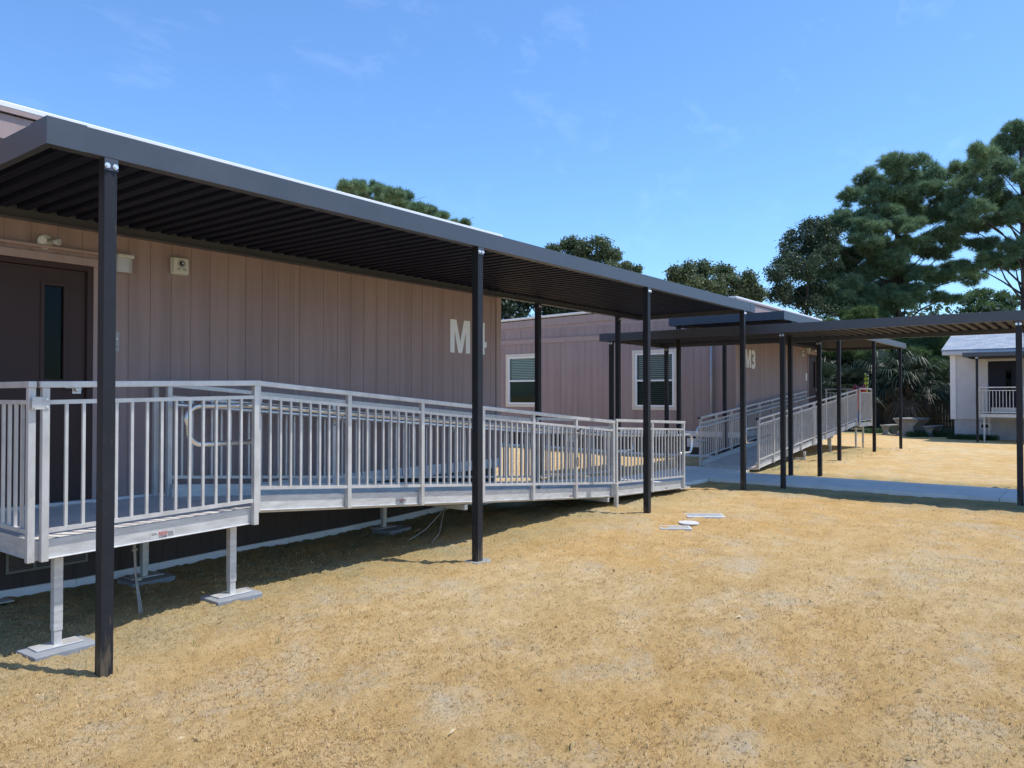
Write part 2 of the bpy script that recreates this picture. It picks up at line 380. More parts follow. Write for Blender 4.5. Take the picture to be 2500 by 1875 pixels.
def plank_floor_mat():
    m, N, L, b = new_mat('ribbed_aluminium_floor')
    tc = N.new('ShaderNodeTexCoord')
    w = N.new('ShaderNodeTexWave'); w.bands_direction = 'X'; w.inputs['Scale'].default_value = 10.5; w.inputs['Distortion'].default_value = .3; w.inputs['Detail'].default_value = 1
    L.new(tc.outputs['Object'], w.inputs['Vector'])
    n = N.new('ShaderNodeTexNoise'); n.inputs['Scale'].default_value = 5; n.inputs['Detail'].default_value = 6
    L.new(tc.outputs['Object'], n.inputs['Vector'])
    r = ramp(N, [(.3,(.56,.52,.48)),(.7,(.70,.655,.61))]); L.new(n.outputs['Fac'], r.inputs['Fac'])
    d = ramp(N, [(.0,(.55,.55,.55)),(.12,(1,1,1))]); L.new(w.outputs['Fac'], d.inputs['Fac'])
    mx = N.new('ShaderNodeMix'); mx.data_type = 'RGBA'; mx.blend_type = 'MULTIPLY'; mx.inputs[0].default_value = .7
    L.new(r.outputs['Color'], mx.inputs[6]); L.new(d.outputs['Color'], mx.inputs[7]); L.new(mx.outputs[2], b.inputs['Base Color'])
    b.inputs['Specular IOR Level'].default_value = .2; b.inputs['Roughness'].default_value = .6
    bp = N.new('ShaderNodeBump'); bp.inputs['Strength'].default_value = .4; bp.inputs['Distance'].default_value = .004
    L.new(w.outputs['Fac'], bp.inputs['Height']); L.new(bp.outputs['Normal'], b.inputs['Normal'])
    return m
M['floor'] = plank_floor_mat()

# ------------------------------------------------------------------ ground
CTRL = np.array([
 (2.2,4.85,-.04),(5.8,4.85,.025),(9.3,4.85,.075),(12.75,4.85,.045),(2.0,7.1,.0),(5.5,7.1,.05),(8.9,7.1,.10),
 (15.3,4.9,.08),(18.8,4.9,.17),(22.2,4.85,.15),(25.6,4.85,.06),(34,4,-.04),(30,2,-.02),(40,8,.0),(13.3,2.5,.05),(13.3,-3,.03),
 (16.5,2,.06),(16.5,-3,.04),(17.8,8,.12),(17.8,14,.16),(12,9,.12),(11,12,.15),(24,7,.12),(12,5.5,.05),(16.4,6.5,.06),
 (3,0,-.01),(0,3,-.02),(8,0,.0),(8,2.5,.01),(0,-5,0),(-6,0,0),(20,0,.03),(24,-4,.0),(0,12,.05),(0,30,.1),(60,0,-.1),(60,60,0),(14.5,4,.05),(14.5,6.5,.06)])
def ground_z(x, y):
    x = np.asarray(x, dtype=float); y = np.asarray(y, dtype=float)
    num = np.zeros_like(x); den = np.zeros_like(x) + 1e-9
    for a, bq, z in CTRL:
        w = 1.0/((x-a)**2 + (y-bq)**2 + .6)**1.5
        num += w*z; den += w
    return num/den
def vnoise(x, y, seed):
    xi = np.floor(x).astype(np.int64); yi = np.floor(y).astype(np.int64); fx = x-xi; fy = y-yi
    fx = fx*fx*(3-2*fx); fy = fy*fy*(3-2*fy)
    def h(a, c):
        n = (a*374761393 + c*668265263 + seed*974711) & 0xffffffff
        n = ((n ^ (n >> 13))*1274126177) & 0xffffffff
        return ((n ^ (n >> 16)) & 0xffff)/65535.0
    return (h(xi,yi)*(1-fx)+h(xi+1,yi)*fx)*(1-fy) + (h(xi,yi+1)*(1-fx)+h(xi+1,yi+1)*fx)*fy

def ground_und(X, Y):
    RR = np.hypot(X, Y); fade = np.clip((40-RR)/25, 0, 1)
    return ((vnoise(X*.9, Y*.9, 3)-.5)*.05 + (vnoise(X*2.7, Y*2.7, 4)-.5)*.03)*fade
def ground_crumbs(X, Y):
    RR = np.hypot(X, Y); fade = np.clip((40-RR)/25, 0, 1)
    return ((vnoise(X*13, Y*13, 5)-.5)*.020 + (vnoise(X*31, Y*31, 6)-.5)*.026 + (vnoise(X*60, Y*60, 8)-.5)*.016)*fade
def surf(X, Y):
    X = np.asarray(X, float); Y = np.asarray(Y, float); return ground_z(X, Y) + ground_und(X, Y) + ground_crumbs(X, Y)
def gz(x, y):
    X, Y = np.array([float(x)]), np.array([float(y)]); return float((ground_z(X, Y) + ground_und(X, Y))[0])
def paved_mask(x, y):
    return ((x > 13.6) & (x < 15.45) & (y < 5.8)) | ((x > 11.75) & (x < 16.5) & (y > 5.5) & (y < 7.5))
def build_ground():
    rad = [0, .6, 1.2, 1.8, 2.3]
    r = 2.7
    while r < 32: rad.append(r); r *= 1.0052
    while r < 900: rad.append(r); r *= 1.06
    rad = np.array(rad)
    a0, a1 = YAW-R(47), YAW+R(47)
    ang = np.concatenate([np.linspace(a0, a1, 330), np.linspace(a1, a0+2*math.pi, 46)[1:-1]])
    RR, AA = np.meshgrid(rad, ang, indexing='ij')
    X = RR*np.cos(AA); Y = RR*np.sin(AA)
    Z = ground_z(X, Y)
    pm = paved_mask(X, Y)
    Z = Z + ground_und(X, Y) + ground_crumbs(X, Y)
    Z = np.where(pm, np.minimum(Z, .05), Z)
    nr, na = X.shape
    V = np.stack([X.ravel(), Y.ravel(), Z.ravel()], 1)
    i = np.arange(nr-1)[:,None]*na; j = np.arange(na)[None,:]; j2 = (j+1) % na
    F = np.stack([(i+j).ravel(), (i+na+j).ravel(), (i+na+j2).ravel(), (i+j2).ravel()], 1)
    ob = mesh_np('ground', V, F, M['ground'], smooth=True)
    # where the ground is darker and thinly green: along the foot of the buildings, ramps and canopies
    d1 = np.clip((Y-4.5)/1.8, 0, 1)*(X > -3)*(X < 12.2)*(Y < 8)
    d2 = np.clip(1-np.abs(X-13.1)/.9, 0, 1)*(Y < 5.3)*.9
    d3 = np.clip(1-np.abs(X-15.9)/.7, 0, 1)*(Y < 5.6)*.8
    d4 = np.clip(1-np.abs(Y-5.6)/1.0, 0, 1)*(X > 16)*(X < 25)*.8
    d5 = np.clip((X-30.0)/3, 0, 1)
    d5 = np.clip((X-36.6)/.8, 0, 1)*2  # tree shade around the fence foot, painted into the ground colour
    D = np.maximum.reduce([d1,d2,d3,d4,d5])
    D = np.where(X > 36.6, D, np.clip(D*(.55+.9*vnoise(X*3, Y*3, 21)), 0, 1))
    at = ob.data.attributes.new('green_and_shade', 'FLOAT', 'POINT'); at.data.foreach_set('value', D.ravel().astype(np.float32))
    tag(ob, 'straw coloured mulch over sandy ground of the yard', None, None, 'structure')
build_ground()

# sidewalk: slabs with narrow joints
def build_sidewalk():
    mb = MB(); zt = .105; g = .004
    ys = [5.9]; 
    while ys[-1] > -16: ys.append(ys[-1]-1.55)
    for a, c in zip(ys, ys[1:]): mb.box(13.78, 15.28, c+g, a-g, -.08, zt)
    xs = [11.9, 13.4, 14.9, 15.93]
    for a, c in zip(xs, xs[1:]): mb.box(a+g, c-g, 5.9+g, 7.32, -.08, zt)
    ob = mb.build('sidewalk', M['concrete'], None, .006)
    tag(ob, 'grey concrete path under the cross canopy', None, None, 'structure')
build_sidewalk()

# ------------------------------------------------------------------ canopies
def corrugated(x0, x1, y0, y1, zb, along, period=.152):
    """ribbed pan sheet: ribs follow each other along 'along' and run across it"""
    prof = []
    a0, a1 = (x0, x1) if along == 'x' else (y0, y1)
    t = a0
    while t < a1-period:
        prof += [(t, zb), (t+.075, zb), (t+.09, zb+.045), (t+period-.015, zb+.045)]
        t += period
    prof += [(t, zb), (a1, zb)]
    mb = MB(); vs = []; fs = []
    for p, z in prof:
        if along == 'x': vs += [(p, y0, z), (p, y1, z)]
        else: vs += [(x0, p, z), (x1, p, z)]
    for i in range(len(prof)-1):
        f = (2*i, 2*i+1, 2*i+3, 2*i+2)
        fs.append(f if along != 'x' else f[::-1])
    mb.add(vs, fs)
    return mb
def canopy_post(root, x, y, z0, z1, front=(0,-1), bolts=True, w=.078, label=None):
    mb = MB(); h = w/2
    mb.box(x-h, x+h, y-h, y+h, z0, z1)
    p = mb.build('post', M['post'], root, .005, label)
    fx, fy = front
    b = MB(); e = h+.003
    if fy: b.box(x-h-.002, x+h+.002, y+fy*(h+.0005), y+fy*(e+.003), z1-.075, z1-.002)
    else: b.box(x+fx*(h+.0005), x+fx*(e+.003), y-h-.002, y+h+.002, z1-.075, z1-.002)
    ORIGIN[p.name] = ORIGIN[root.name]
    b.build('bracket', M['bronze'], p)
    if bolts:
        for s in (-1, 1):
            q = MB()
            c = (x+s*.024, y+fy*(e+.003), z1-.048) if fy else (x+fx*(e+.003), y+s*.024, z1-.048)
            q.disc(c, (fx,fy,0), .0165, .003, 14); 
            c2 = tuple(Vector(c)+Vector((fx,fy,0))*.003)
            q.disc(c2, (fx,fy,0), .0115, .011, 6)
            q.build('bolt', M['bolt'], p)
    return p
def canopy(root, x0, x1, y0, y1, z0, h, along):
    """four fascia channels round a ribbed pan"""
    z1 = z0+h; t = .05; fl = .085
    def fas(a, name='fascia'):
        mb = MB()
        for bx in a: mb.box(*bx)
        return mb.build(name, M['bronze'], root, .003)
    fas([(x0, x1, y0, y0+t, z0, z1), (x0+t+.002, x1-t-.002, y0+t, y0+fl, z0+.001, z0+.009)])
    fas([(x0, x1, y1-t, y1, z0, z1), (x0+t+.002, x1-t-.002, y1-fl, y1-t, z0+.001, z0+.009)])
    fas([(x0, x0+t, y0+t+.002, y1-t-.002, z0, z1)])
    fas([(x1-t, x1, y0+t+.002, y1-t-.002, z0, z1)])
    e = .0025
    for (cx, sx) in ((x0, 1), (x1, -1)):
        for (cy, sy) in ((y0, 1), (y1, -1)):
            mb = MB()
            mb.box(cx-sx*e, cx+sx*.22, cy-sy*e, cy, z0-.001, z1+e)
            mb.box(cx-sx*e, cx, cy, cy+sy*.22, z0-.001, z1+e)
            mb.build('corner_cover', M['bronze'], root)
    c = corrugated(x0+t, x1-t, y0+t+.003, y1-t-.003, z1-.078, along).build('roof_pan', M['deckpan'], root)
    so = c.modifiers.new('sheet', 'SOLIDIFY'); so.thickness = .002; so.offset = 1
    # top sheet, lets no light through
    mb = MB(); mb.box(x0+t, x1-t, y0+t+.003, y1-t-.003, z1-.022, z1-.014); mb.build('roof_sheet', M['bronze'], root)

CANF = 4.80
near = thing('walkway_canopy', (7.5, 5.9, 0), 'long dark bronze canopy over the near ramp and door', 'canopy', 'dark bronze walkway canopies')
canopy(near, 1.87, 13.25, CANF, 7.085, 3.105, .157, 'x')
for px in (2.235, 5.77, 9.30, 12.78):
    canopy_post(near, px, 4.845, gz(px, 4.845)-.12, 3.105)
ft = MB(); fg = gz(5.77,4.845)
ft.prism([(5.77+.13*math.cos(a)*(1+.25*math.sin(3.1*a+1)), 4.84+.12*math.sin(a)*(1+.2*math.cos(2.3*a))) for a in [i*2*math.pi/17 for i in range(17)]], fg-.06, fg+.016)
ft.build('concrete_footing', M['tablecon'], near, .006)
for px in (9.85, 12.37):
    canopy_post(near, px, 7.03, gz(px, 7.03)-.12, 3.105)

cross = thing('walkway_canopy', (14.65, 2, 0), 'low dark canopy crossing the yard above the concrete path', 'canopy', 'dark bronze walkway canopies')
canopy(cross, 13.30, 15.98, -14.0, 7.98, 2.745, .15, 'y')
for py in (7.74, 4.36, .95, -2.5, -5.95, -9.4):
    canopy_post(cross, 13.36, py, gz(13.36, py)-.12, 2.745, (-1,0), py > 0)
for py in (7.80, 4.47, 1.02, -2.45, -5.9, -9.35):
    canopy_post(cross, 15.92, py, gz(15.92, py)-.12, 2.745, (-1,0), py > 4)

far = thing('walkway_canopy', (20, 5.9, 0), 'dark canopy over the far ramp with legs in front of the second building', 'canopy', 'dark bronze walkway canopies')
canopy(far, 14.62, 26.0, 4.74, 7.105, 3.10, .157, 'x')
for px in (15.25, 18.75, 22.2, 25.6):
    canopy_post(far, px, 4.83, gz(px, 4.83)-.12, 3.10, (0,-1), px < 16)
for px in (14.92, 17.39):
    canopy_post(far, px, 7.03, gz(px, 7.03)-.12, 3.10, (-1,0), False)

# ------------------------------------------------------------------ timber-clad classroom buildings
def grooved_wall(mb, a0, a1, z0, z1, holes, face, pos, step=.203, gw=.007, gd=.0045, thick=.08):
    """vertical boards with grooves; face '-y' (runs along x at y=pos) or '-x' (runs along y at x=pos)"""
    def put(p0, p1, d, zz0, zz1):
        if zz1-zz0 < .01 or p1-p0 < .001: return
        if face == '-y': mb.box(p0, p1, pos+d, pos+thick, zz0, zz1)
        else: mb.box(pos+d, pos+thick, p0, p1, zz0, zz1)
    cuts = []
    t = a0
    while t < a1-1e-6:
        n = min(t+step-gw, a1); cuts.append((t, n, 0))
        if n < a1: cuts.append((n, min(n+gw, a1), gd))
        t = n+gw
    edges = sorted({h[0] for h in holes} | {h[1] for h in holes})
    for p0, p1, d in cuts:
        segs = [p0] + [e for e in edges if p0 < e < p1] + [p1]
        for s0, s1 in zip(segs, segs[1:]):
            mid = (s0+s1)/2; zs = [(z0, z1)]
            for h0, h1, hz0, hz1 in holes:
                if h0 < mid < h1:
                    nz = []
                    for q0, q1 in zs:
                        if hz1 <= q0 or hz0 >= q1: nz.append((q0,q1)); continue
                        if q0 < hz0: nz.append((q0,hz0))
                        if q1 > hz1: nz.append((hz1,q1))
                    zs = nz
            for q0, q1 in zs: put(s0, s1, d, q0, q1)

def make_door(root, x0, x1, yw, z0, z1, hinge_left=True):
    """brown steel door with a narrow light, in a wall facing -y"""
    fr = MB(); f = .05
    fr.box(x0-f, x0-.003, yw-.012, yw+.09, z0, z1+f); fr.box(x1+.003, x1+f, yw-.012, yw+.09, z0, z1+f)
    fr.box(x0-.003, x1+.003, yw-.012, yw+.09, z1+.003, z1+f)
    fr.build('door_frame', M['door'], root, .003)
    tr = MB(); t = .09
    tr.box(x1+f+.002, x1+f+t*.55, yw-.022, yw-.001, z0, z1+f); tr.box(x0-f-t*.55, x0-f-.002, yw-.022, yw-.001, z0, z1+f)
    tr.box(x0-f-t*.55, x1+f+t*.55, yw-.024, yw-.001, z1+f+.002, z1+f+.07)
    tr.box(x0-f-t*.55-.01, x1+f+t*.55+.01, yw-.045, yw-.001, z1+f+.105, z1+f+.13)
    tr.build('door_trim', M['trim'], root, .003)
    gx0, gx1 = x1-.335, x1-.18; gz0, gz1 = z0+1.06, z0+1.86
    lf = MB(); y0, y1 = yw+.02, yw+.065
    lf.box(x0, gx0, y0, y1, z0+.012, z1); lf.box(gx1, x1, y0, y1, z0+.012, z1)
    lf.box(gx0, gx1, y0, y1, z0+.012, gz0); lf.box(gx0, gx1, y0, y1, gz1, z1)
    leaf = lf.build('door', M['door'], root, .002)
    ORIGIN[leaf.name] = ORIGIN[root.name]
    b = MB(); w = .03
    b.box(gx0-w, gx0, y0-.012, y0-.001, gz0-w, gz1+w); b.box(gx1, gx1+w, y0-.012, y0-.001, gz0-w, gz1+w)
    b.box(gx0, gx1, y0-.012, y0-.001, gz1, gz1+w); b.box(gx0, gx1, y0-.012, y0-.001, gz0-w, gz0)
    b.build('glazing_bead', M['door'], leaf, .003)
    p = MB(); p.box(gx0, gx1, y0+.018, y0+.024, gz0, gz1); p.build('door_window', M['glassdark'], leaf)
    bk = MB(); bk.box(gx0-.04, gx1+.04, y1+.55, y1+.56, gz0-.4, gz1+.4); 
    hn = MB(); hx = x1-.07; hz = z0+.98
    hn.box(hx-.037, hx+.037, y0-.008, y0, hz-.045, hz+.045)
    hn.disc((hx, y0-.008, hz), (0,-1,0), .026, .035, 16)
    hn.bar((hx+.012, y0-.052, hz+.012), (hx-.115, y0-.052, hz+.012), .014, .018)
    hn.build('handle', M['steel'], leaf, .002)
    th = MB(); th.box(x0-f, x1+f, yw-.05, yw+.09, z0-.02, z0+.009); th.build('threshold', M['alu'], root, .002)
    return leaf

def make_window(root, face, pos, a0, a1, z0, z1, blind_low):
    """double-hung window in a wall that faces -x; a is the coordinate along y"""
    def bx(mb, p0, p1, d0, d1, q0, q1): mb.box(pos+d0, pos+d1, p0, p1, q0, q1)
    t = .085; s = .045; mz = z0+(z1-z0)*.49
    w = MB()
    bx(w, a0, a0+t, -.02, -.001, z0, z1); bx(w, a1-t, a1, -.02, -.001, z0, z1)
    bx(w, a0+t, a1-t, -.02, -.001, z1-t, z1); bx(w, a0+t, a1-t, -.02, -.001, z0, z0+t)
    win = w.build('window', M['cream'], root, .003); ORIGIN[win.name] = ORIGIN[root.name]
    i0, i1, j0, j1 = a0+t+.002, a1-t-.002, z0+t+.002, z1-t-.002
    f = MB()
    bx(f, i0, i0+s, -.012, .06, j0, j1); bx(f, i1-s, i1, -.012, .06, j0, j1)
    bx(f, i0+s, i1-s, -.012, .06, j1-s, j1); bx(f, i0+s, i1-s, -.012, .06, j0, j0+s)
    bx(f, i0+s, i1-s, -.006, .05, mz-.022, mz+.022)
    f.build('sash', M['vinyl'], win, .002)
    g = MB(); bx(g, i0+s, i1-s, .03, .035, j0+s, mz-.022); g.build('insect_screen', M['screen'], win)
    g = MB(); bx(g, i0+s, i1-s, .012, .017, mz+.022, j1-s)
    g.build('pane', M['glass'], win)
    b = MB(); z = j1-s-.02
    lim = j0+s+.05 if blind_low else mz+.03
    while z > lim:
        y0, y1 = i0+s+.012, i1-s-.012
        b.add([(pos+.064,y0,z-.018),(pos+.064,y1,z-.018),(pos+.074,y1,z+.016),(pos+.074,y0,z+.016)], [(0,1,2,3)])
        z -= .05
    b.build('blind', M['blind'], win)
    return win

def building(name, label, x0, x1, yf, yb, floor_band, number, num_x, num_z, door, windows, zroof=4.0, gable_trim=True, skz=.0):
    root = thing('classroom_building', ((x0+x1)/2, (yf+yb)/2, 0), label, 'building', 'brown timber classroom buildings')
    sl = .020   # fall of the roof towards the back
    b0, b1 = floor_band
    w = MB()
    holes = [(door[0]-.05, door[1]+.05, door[2]-.02, door[3]+.05)] if door else []
    grooved_wall(w, x0, x1, b1, zroof-.22, holes, '-y', yf)
    w.build('front_wall', M['siding'], root)
    w = MB()
    grooved_wall(w, yf+.082, yb-.082, b1, zroof-.22-(yb-yf)*sl, windows, '-x', x0)
    w.build('end_wall', M['siding'], root)
    # far end and rear wall, plain boards
    w = MB()
    w.box(x1-.08, x1, yf+.081, yb, b1, zroof-.3-(yb-yf)*sl); w.box(x0+.081, x1-.081, yb-.08, yb, b1, zroof-.3-(yb-yf)*sl)
    w.build('rear_wall', M['siding'], root)
    # fascia trim under the roof edge, following the fall
    t = MB()
    t.box(x0-.025, x1+.02, yf-.025, yf-.001, zroof-.235, zroof-.03)
    t.build('roof_trim', M['trim'], root, .003)
    t = MB()
    zf, zb_ = zroof-.03, zroof-.03-(yb-yf)*sl
    t.hexa([(x0-.025,yf,zf-.21),(x0-.001,yf,zf-.21),(x0-.001,yb,zb_-.21),(x0-.025,yb,zb_-.21)],
           [(x0-.025,yf,zf),(x0-.001,yf,zf),(x0-.001,yb,zb_),(x0-.025,yb,zb_)])
    # filler above the end wall down to the level board course
    t.hexa([(x0+.001,yf+.1,zroof-.24-(yb-yf)*sl),(x0+.07,yf+.1,zroof-.24-(yb-yf)*sl),(x0+.07,yb-.1,zroof-.24-(yb-yf)*sl),(x0+.001,yb-.1,zroof-.24-(yb-yf)*sl)],
           [(x0+.001,yf+.1,zf-.02),(x0+.07,yf+.1,zf-.02),(x0+.07,yb-.1,zb_-.02),(x0+.001,yb-.1,zb_-.02)])
    t.build('end_roof_trim', M['trim'], root)
    if gable_trim:
        t = MB(); t.box(x0-.02, x0-.001, yf+.02, yb-.02, 3.19, 3.325); t.box(x0-.028, x0-.001, yf+.02, yb-.02, 3.327, 3.34)
        t.build('belt_trim', M['trim'], root, .003)
    for cx0, cx1 in ((x0-.022, x0+.09), (x1-.09, x1+.015)):
        MB().box(cx0, cx1, yf-.022, yf-.001, b1+.01, zroof-.24).build('corner_trim', M['trim'], root, .003)
    # roof slab and white metal edge
    o = .055
    r = MB()
    zA, zB = zroof+.0, zroof-(yb-yf+2*o)*sl
    r.hexa([(x0-o+.03,yf-o+.03,zA+.0),(x1+.02,yf-o+.03,zA+.0),(x1+.02,yb+o,zB+.0),(x0-o+.03,yb+o,zB+.0)],
           [(x0-o+.03,yf-o+.03,zA+.05),(x1+.02,yf-o+.03,zA+.05),(x1+.02,yb+o,zB+.05),(x0-o+.03,yb+o,zB+.05)])
    roof = r.build('roof', M['roof'], root); ORIGIN[roof.name] = ORIGIN[root.name]
    e = MB()
    e.box(x0-o, x1+.02, yf-o, yf-o+.028, zA+.018, zA+.065)
    e.hexa([(x0-o,yf-o+.03,zA+.018),(x0-o+.028,yf-o+.03,zA+.018),(x0-o+.028,yb+o,zB+.018),(x0-o,yb+o,zB+.018)],
           [(x0-o,yf-o+.03,zA+.065),(x0-o+.028,yf-o+.03,zA+.065),(x0-o+.028,yb+o,zB+.065),(x0-o,yb+o,zB+.065)])
    e.build('roof_edge', M['white'], roof, .006)
    s = MB(); s.box(x0-o, x1+.02, yf-o+.002, yf-.026, zA-.02, zA-.002); s.build('soffit', M['trim'], roof)
    s = MB(); s.box(x0-o, x1+.02, yf-o+.003, yf-o+.025, zA-.001, zA+.0165); s.build('drip_edge', M['trim'], roof)
    # white floor band
    t = MB(); t.box(x0-.022, x1+.02, yf-.022, yf+.05, b0, b1); t.box(x0-.022, x0+.05, yf+.051, yb, b0, b1)
    t.build('floor_band', M['band'], root, .004)
    # dark skirting
    t = MB()
    grooved_wall(t, x0+.03, x1-.03, skz, b0-.002, [], '-y', yf+.04, step=.40)
    grooved_wall(t, yf+.13, yb-.05, skz, b0-.002, [], '-x', x0+.04, step=.40)
    t.build('skirting', M['skirt'], root)
    t = MB(); n = 14
    for i in range(n):
        xa, xb = x0+.02+(x1-x0-.04)*i/n, x0+.02+(x1-x0-.04)*(i+1)/n
        za, zb2 = gz(xa, yf)+.005, gz(xb, yf)+.005
        t.hexa([(xa,yf+.015,za-.1),(xb-.004,yf+.015,zb2-.1),(xb-.004,yf+.038,zb2-.1),(xa,yf+.038,za-.1)],
               [(xa,yf+.015,za+.055),(xb-.004,yf+.015,zb2+.055),(xb-.004,yf+.038,zb2+.055),(xa,yf+.038,za+.055)])
    t.build('base_strip', M['band'], root)
    t = MB()
    for i in range(n):
        ya, yb2 = yf+.05+(yb-yf-.1)*i/n, yf+.05+(yb-yf-.1)*(i+1)/n
        za, zb2 = gz(x0, ya)+.005, gz(x0, yb2)+.005
        t.hexa([(x0+.015,ya,za-.1),(x0+.038,ya,za-.1),(x0+.038,yb2-.004,zb2-.1),(x0+.015,yb2-.004,zb2-.1)],
               [(x0+.015,ya,za+.05),(x0+.038,ya,za+.05),(x0+.038,yb2-.004,zb2+.05),(x0+.015,yb2-.004,zb2+.05)])
    t.build('end_base_strip', M['band'], root)
    # interior darkness behind the openings
    t = MB(); t.box(x0+.5, x1-.5, yf+.9, yb-.3, b1+.05, zroof-.5); t.build('interior', M['dark'], root)
    # number
    zz = num_z
    mb = MB()
    h = .46; yy = yf-.006
    def poly(pts):
        nn = len(pts)
        vs = [(num_x+a, yy, zz+c) for a, c in pts] + [(num_x+a, yf-.001, zz+c) for a, c in pts]
        fs = [tuple(range(nn)), tuple(reversed(range(nn, 2*nn)))] + [(i, nn+i, nn+(i+1)%nn, (i+1)%nn) for i in range(nn)]
        mb.add(vs, fs)
    s = .088; W = .415
    poly([(0,0),(s,0),(s,.31),(.168,0),(.247,0),(W-s,.31),(W-s,0),(W,0),(W,h),(W-.125,h),(W/2,.155),(.125,h),(0,h)])
    if number == '4':
        x = .49
        poly([(x+.165,0),(x+.25,0),(x+.25,h),(x+.165,h)])
        poly([(x,.105),(x+.1645,.105),(x+.1645,.185),(x,.185)])
        poly([(x,.1855),(x+.082,.1855),(x+.1645,.36),(x+.1645,h)])
        poly([(x+.2505,.105),(x+.295,.105),(x+.295,.185),(x+.2505,.185)])
    else:
        wall_text(mb, '3', .63, num_x+.455, yf-.0035, zz+.005, .0025, .022, .92)
    mb.build('building_number', M['letter'], root)
    if door: make_door(root, door[0], door[1], yf, door[2], door[3])
    for a0, a1, q0, q1 in windows: make_window(root, '-x', x0, a0, a1, q0, q1, a0 < 11)
    return root

YW4, YW3 = 7.10, 7.12
b4 = building('near', 'long mauve brown timber building with a brown door, numbered M4, under the near canopy', -1.4, 8.96, YW4, 15.5, (.60,.735), '4', 7.87, 2.25,
              (2.19,3.10,.735,2.745), [], 3.98, skz=-.12)
b3 = building('far', 'mauve brown timber building with two white windows, numbered M3, beyond the cross canopy', 18.30, 25.50, YW3, 17.5, (.63,.765), '3', 18.93, 2.37,
              (24.22,25.13,.865,2.88), [(8.67,9.96,1.285,2.87),(12.95,14.24,1.33,2.90)], 4.035, skz=-.05)
# louvred vent in the near skirting
M['ventmetal'] = mat('dull_vent_metal', (.20,.19,.18), .5, .5)
def vent(root, x0, x1, y, z0, z1):
    t = MB(); f = .02
    t.box(x0,x0+f,y-.014,y+.0,z0,z1); t.box(x1-f,x1,y-.014,y,z0,z1); t.box(x0+f,x1-f,y-.014,y,z1-f,z1); t.box(x0+f,x1-f,y-.014,y,z0,z0+f)
    for q in (1/3, 2/3):
        xm = x0+(x1-x0)*q; t.box(xm-.012,xm+.012,y-.015,y,z0+f,z1-f)
    z = z0+f+.01
    while z < z1-f-.006:
        t.bar((x0+f,y-.006,z),(x1-f,y-.006,z),.012,.004); z += .014
    return t.build('vent', M['ventmetal'], root)
t = MB(); t.box(5.37,5.56,YW4-.007,YW4-.0005,.74,3.72); t.build('joint_cover', M['siding'], b4, .001)
vent(b4, 2.50, 3.14, YW4+.038, .19, .42)
# downspout on the end wall of the far building, and skirting vents
t = MB(); t.tube([(18.30-.055,7.72,3.05),(18.30-.055,7.72,.80)], .028, 10); t.box(18.30-.095,18.30-.001,7.68,7.76,2.28,2.31); t.box(18.30-.095,18.30-.001,7.68,7.76,1.2,1.23)
t.tube([(18.30-.02,7.72,3.18),(18.30-.055,7.72,3.05)], .028, 10)
t.build('downspout', M['pipe'], b3)
for (ya, yb_) in ((8.05,8.40),(11.7,12.05)):
    t = MB(); t.box(18.30-.0,18.30+.036,ya,yb_,.36,.58)
    z = .385
    while z < .57: t.box(18.30-.012,18.30+.0,ya+.02,yb_-.02,z,z+.006); z += .018
    t.build('vent', M['band'], b3)

# ------------------------------------------------------------------ fixtures on the near wall
def round_light(x, y, z, label):
    r = thing('wall_lamp', (x, y, z), label, 'lamp', 'twin-head emergency lamps')
    mb = MB(); mb.disc((x,y-.001,z),(0,-1,0),.064,.022,24,.060); mb.build('base_plate', M['plastic'], r)
    mb = MB(); mb.tube([(x+.02,y-.023,z+.01),(x+.045,y-.05,z+.012),(x+.062,y-.075,z+.006)],.012,8); mb.tube([(x+.045,y-.06,z+.008),(x+.078,y-.10,z-.002)],.024,14,.032)
    mb.build('lamp_head', M['lens'], r)
    mb = MB(); mb.tube([(x-.02,y-.023,z+.01),(x-.045,y-.045,z+.012)],.012,8); mb.tube([(x-.03,y-.05,z+.01),(x-.055,y-.10,z-.004)],.024,14,.032)
    mb.build('lamp_head', M['lens'], r)
def wall_pack(x, y, z, label, s=1):
    r = thing('wall_light', (x,y,z), label, 'wall light', 'boxy wall lights beside the doors')
    mb = MB(); mb.box(x-.08*s,x+.08*s,y-.05*s,y-.001,z-.06*s,z+.085*s); mb.build('housing', M['plastic'], r, .012*s)
    mb = MB()
    n = 10; vs = []; 
    for i in range(n+1):
        a = math.pi*(i/n); vs += [(x-.072*s*math.cos(a), y-.05*s-.055*s*math.sin(a), z-.085*s), (x-.072*s*math.cos(a), y-.05*s-.055*s*math.sin(a), z+.045*s)]
    fs = [(2*i,2*i+2,2*i+3,2*i+1) for i in range(n)] + [tuple(range(0,2*n+2,2))[::-1], tuple(range(1,2*n+3,2))]
    mb.add(vs, fs); mb.build('diffuser', M['lens'], r)
    mb = MB(); mb.box(x-.072*s,x+.072*s,y-.104*s,y-.0505*s,z+.046*s,z+.080*s); mb.build('hood', M['plastic'], r, .01*s)
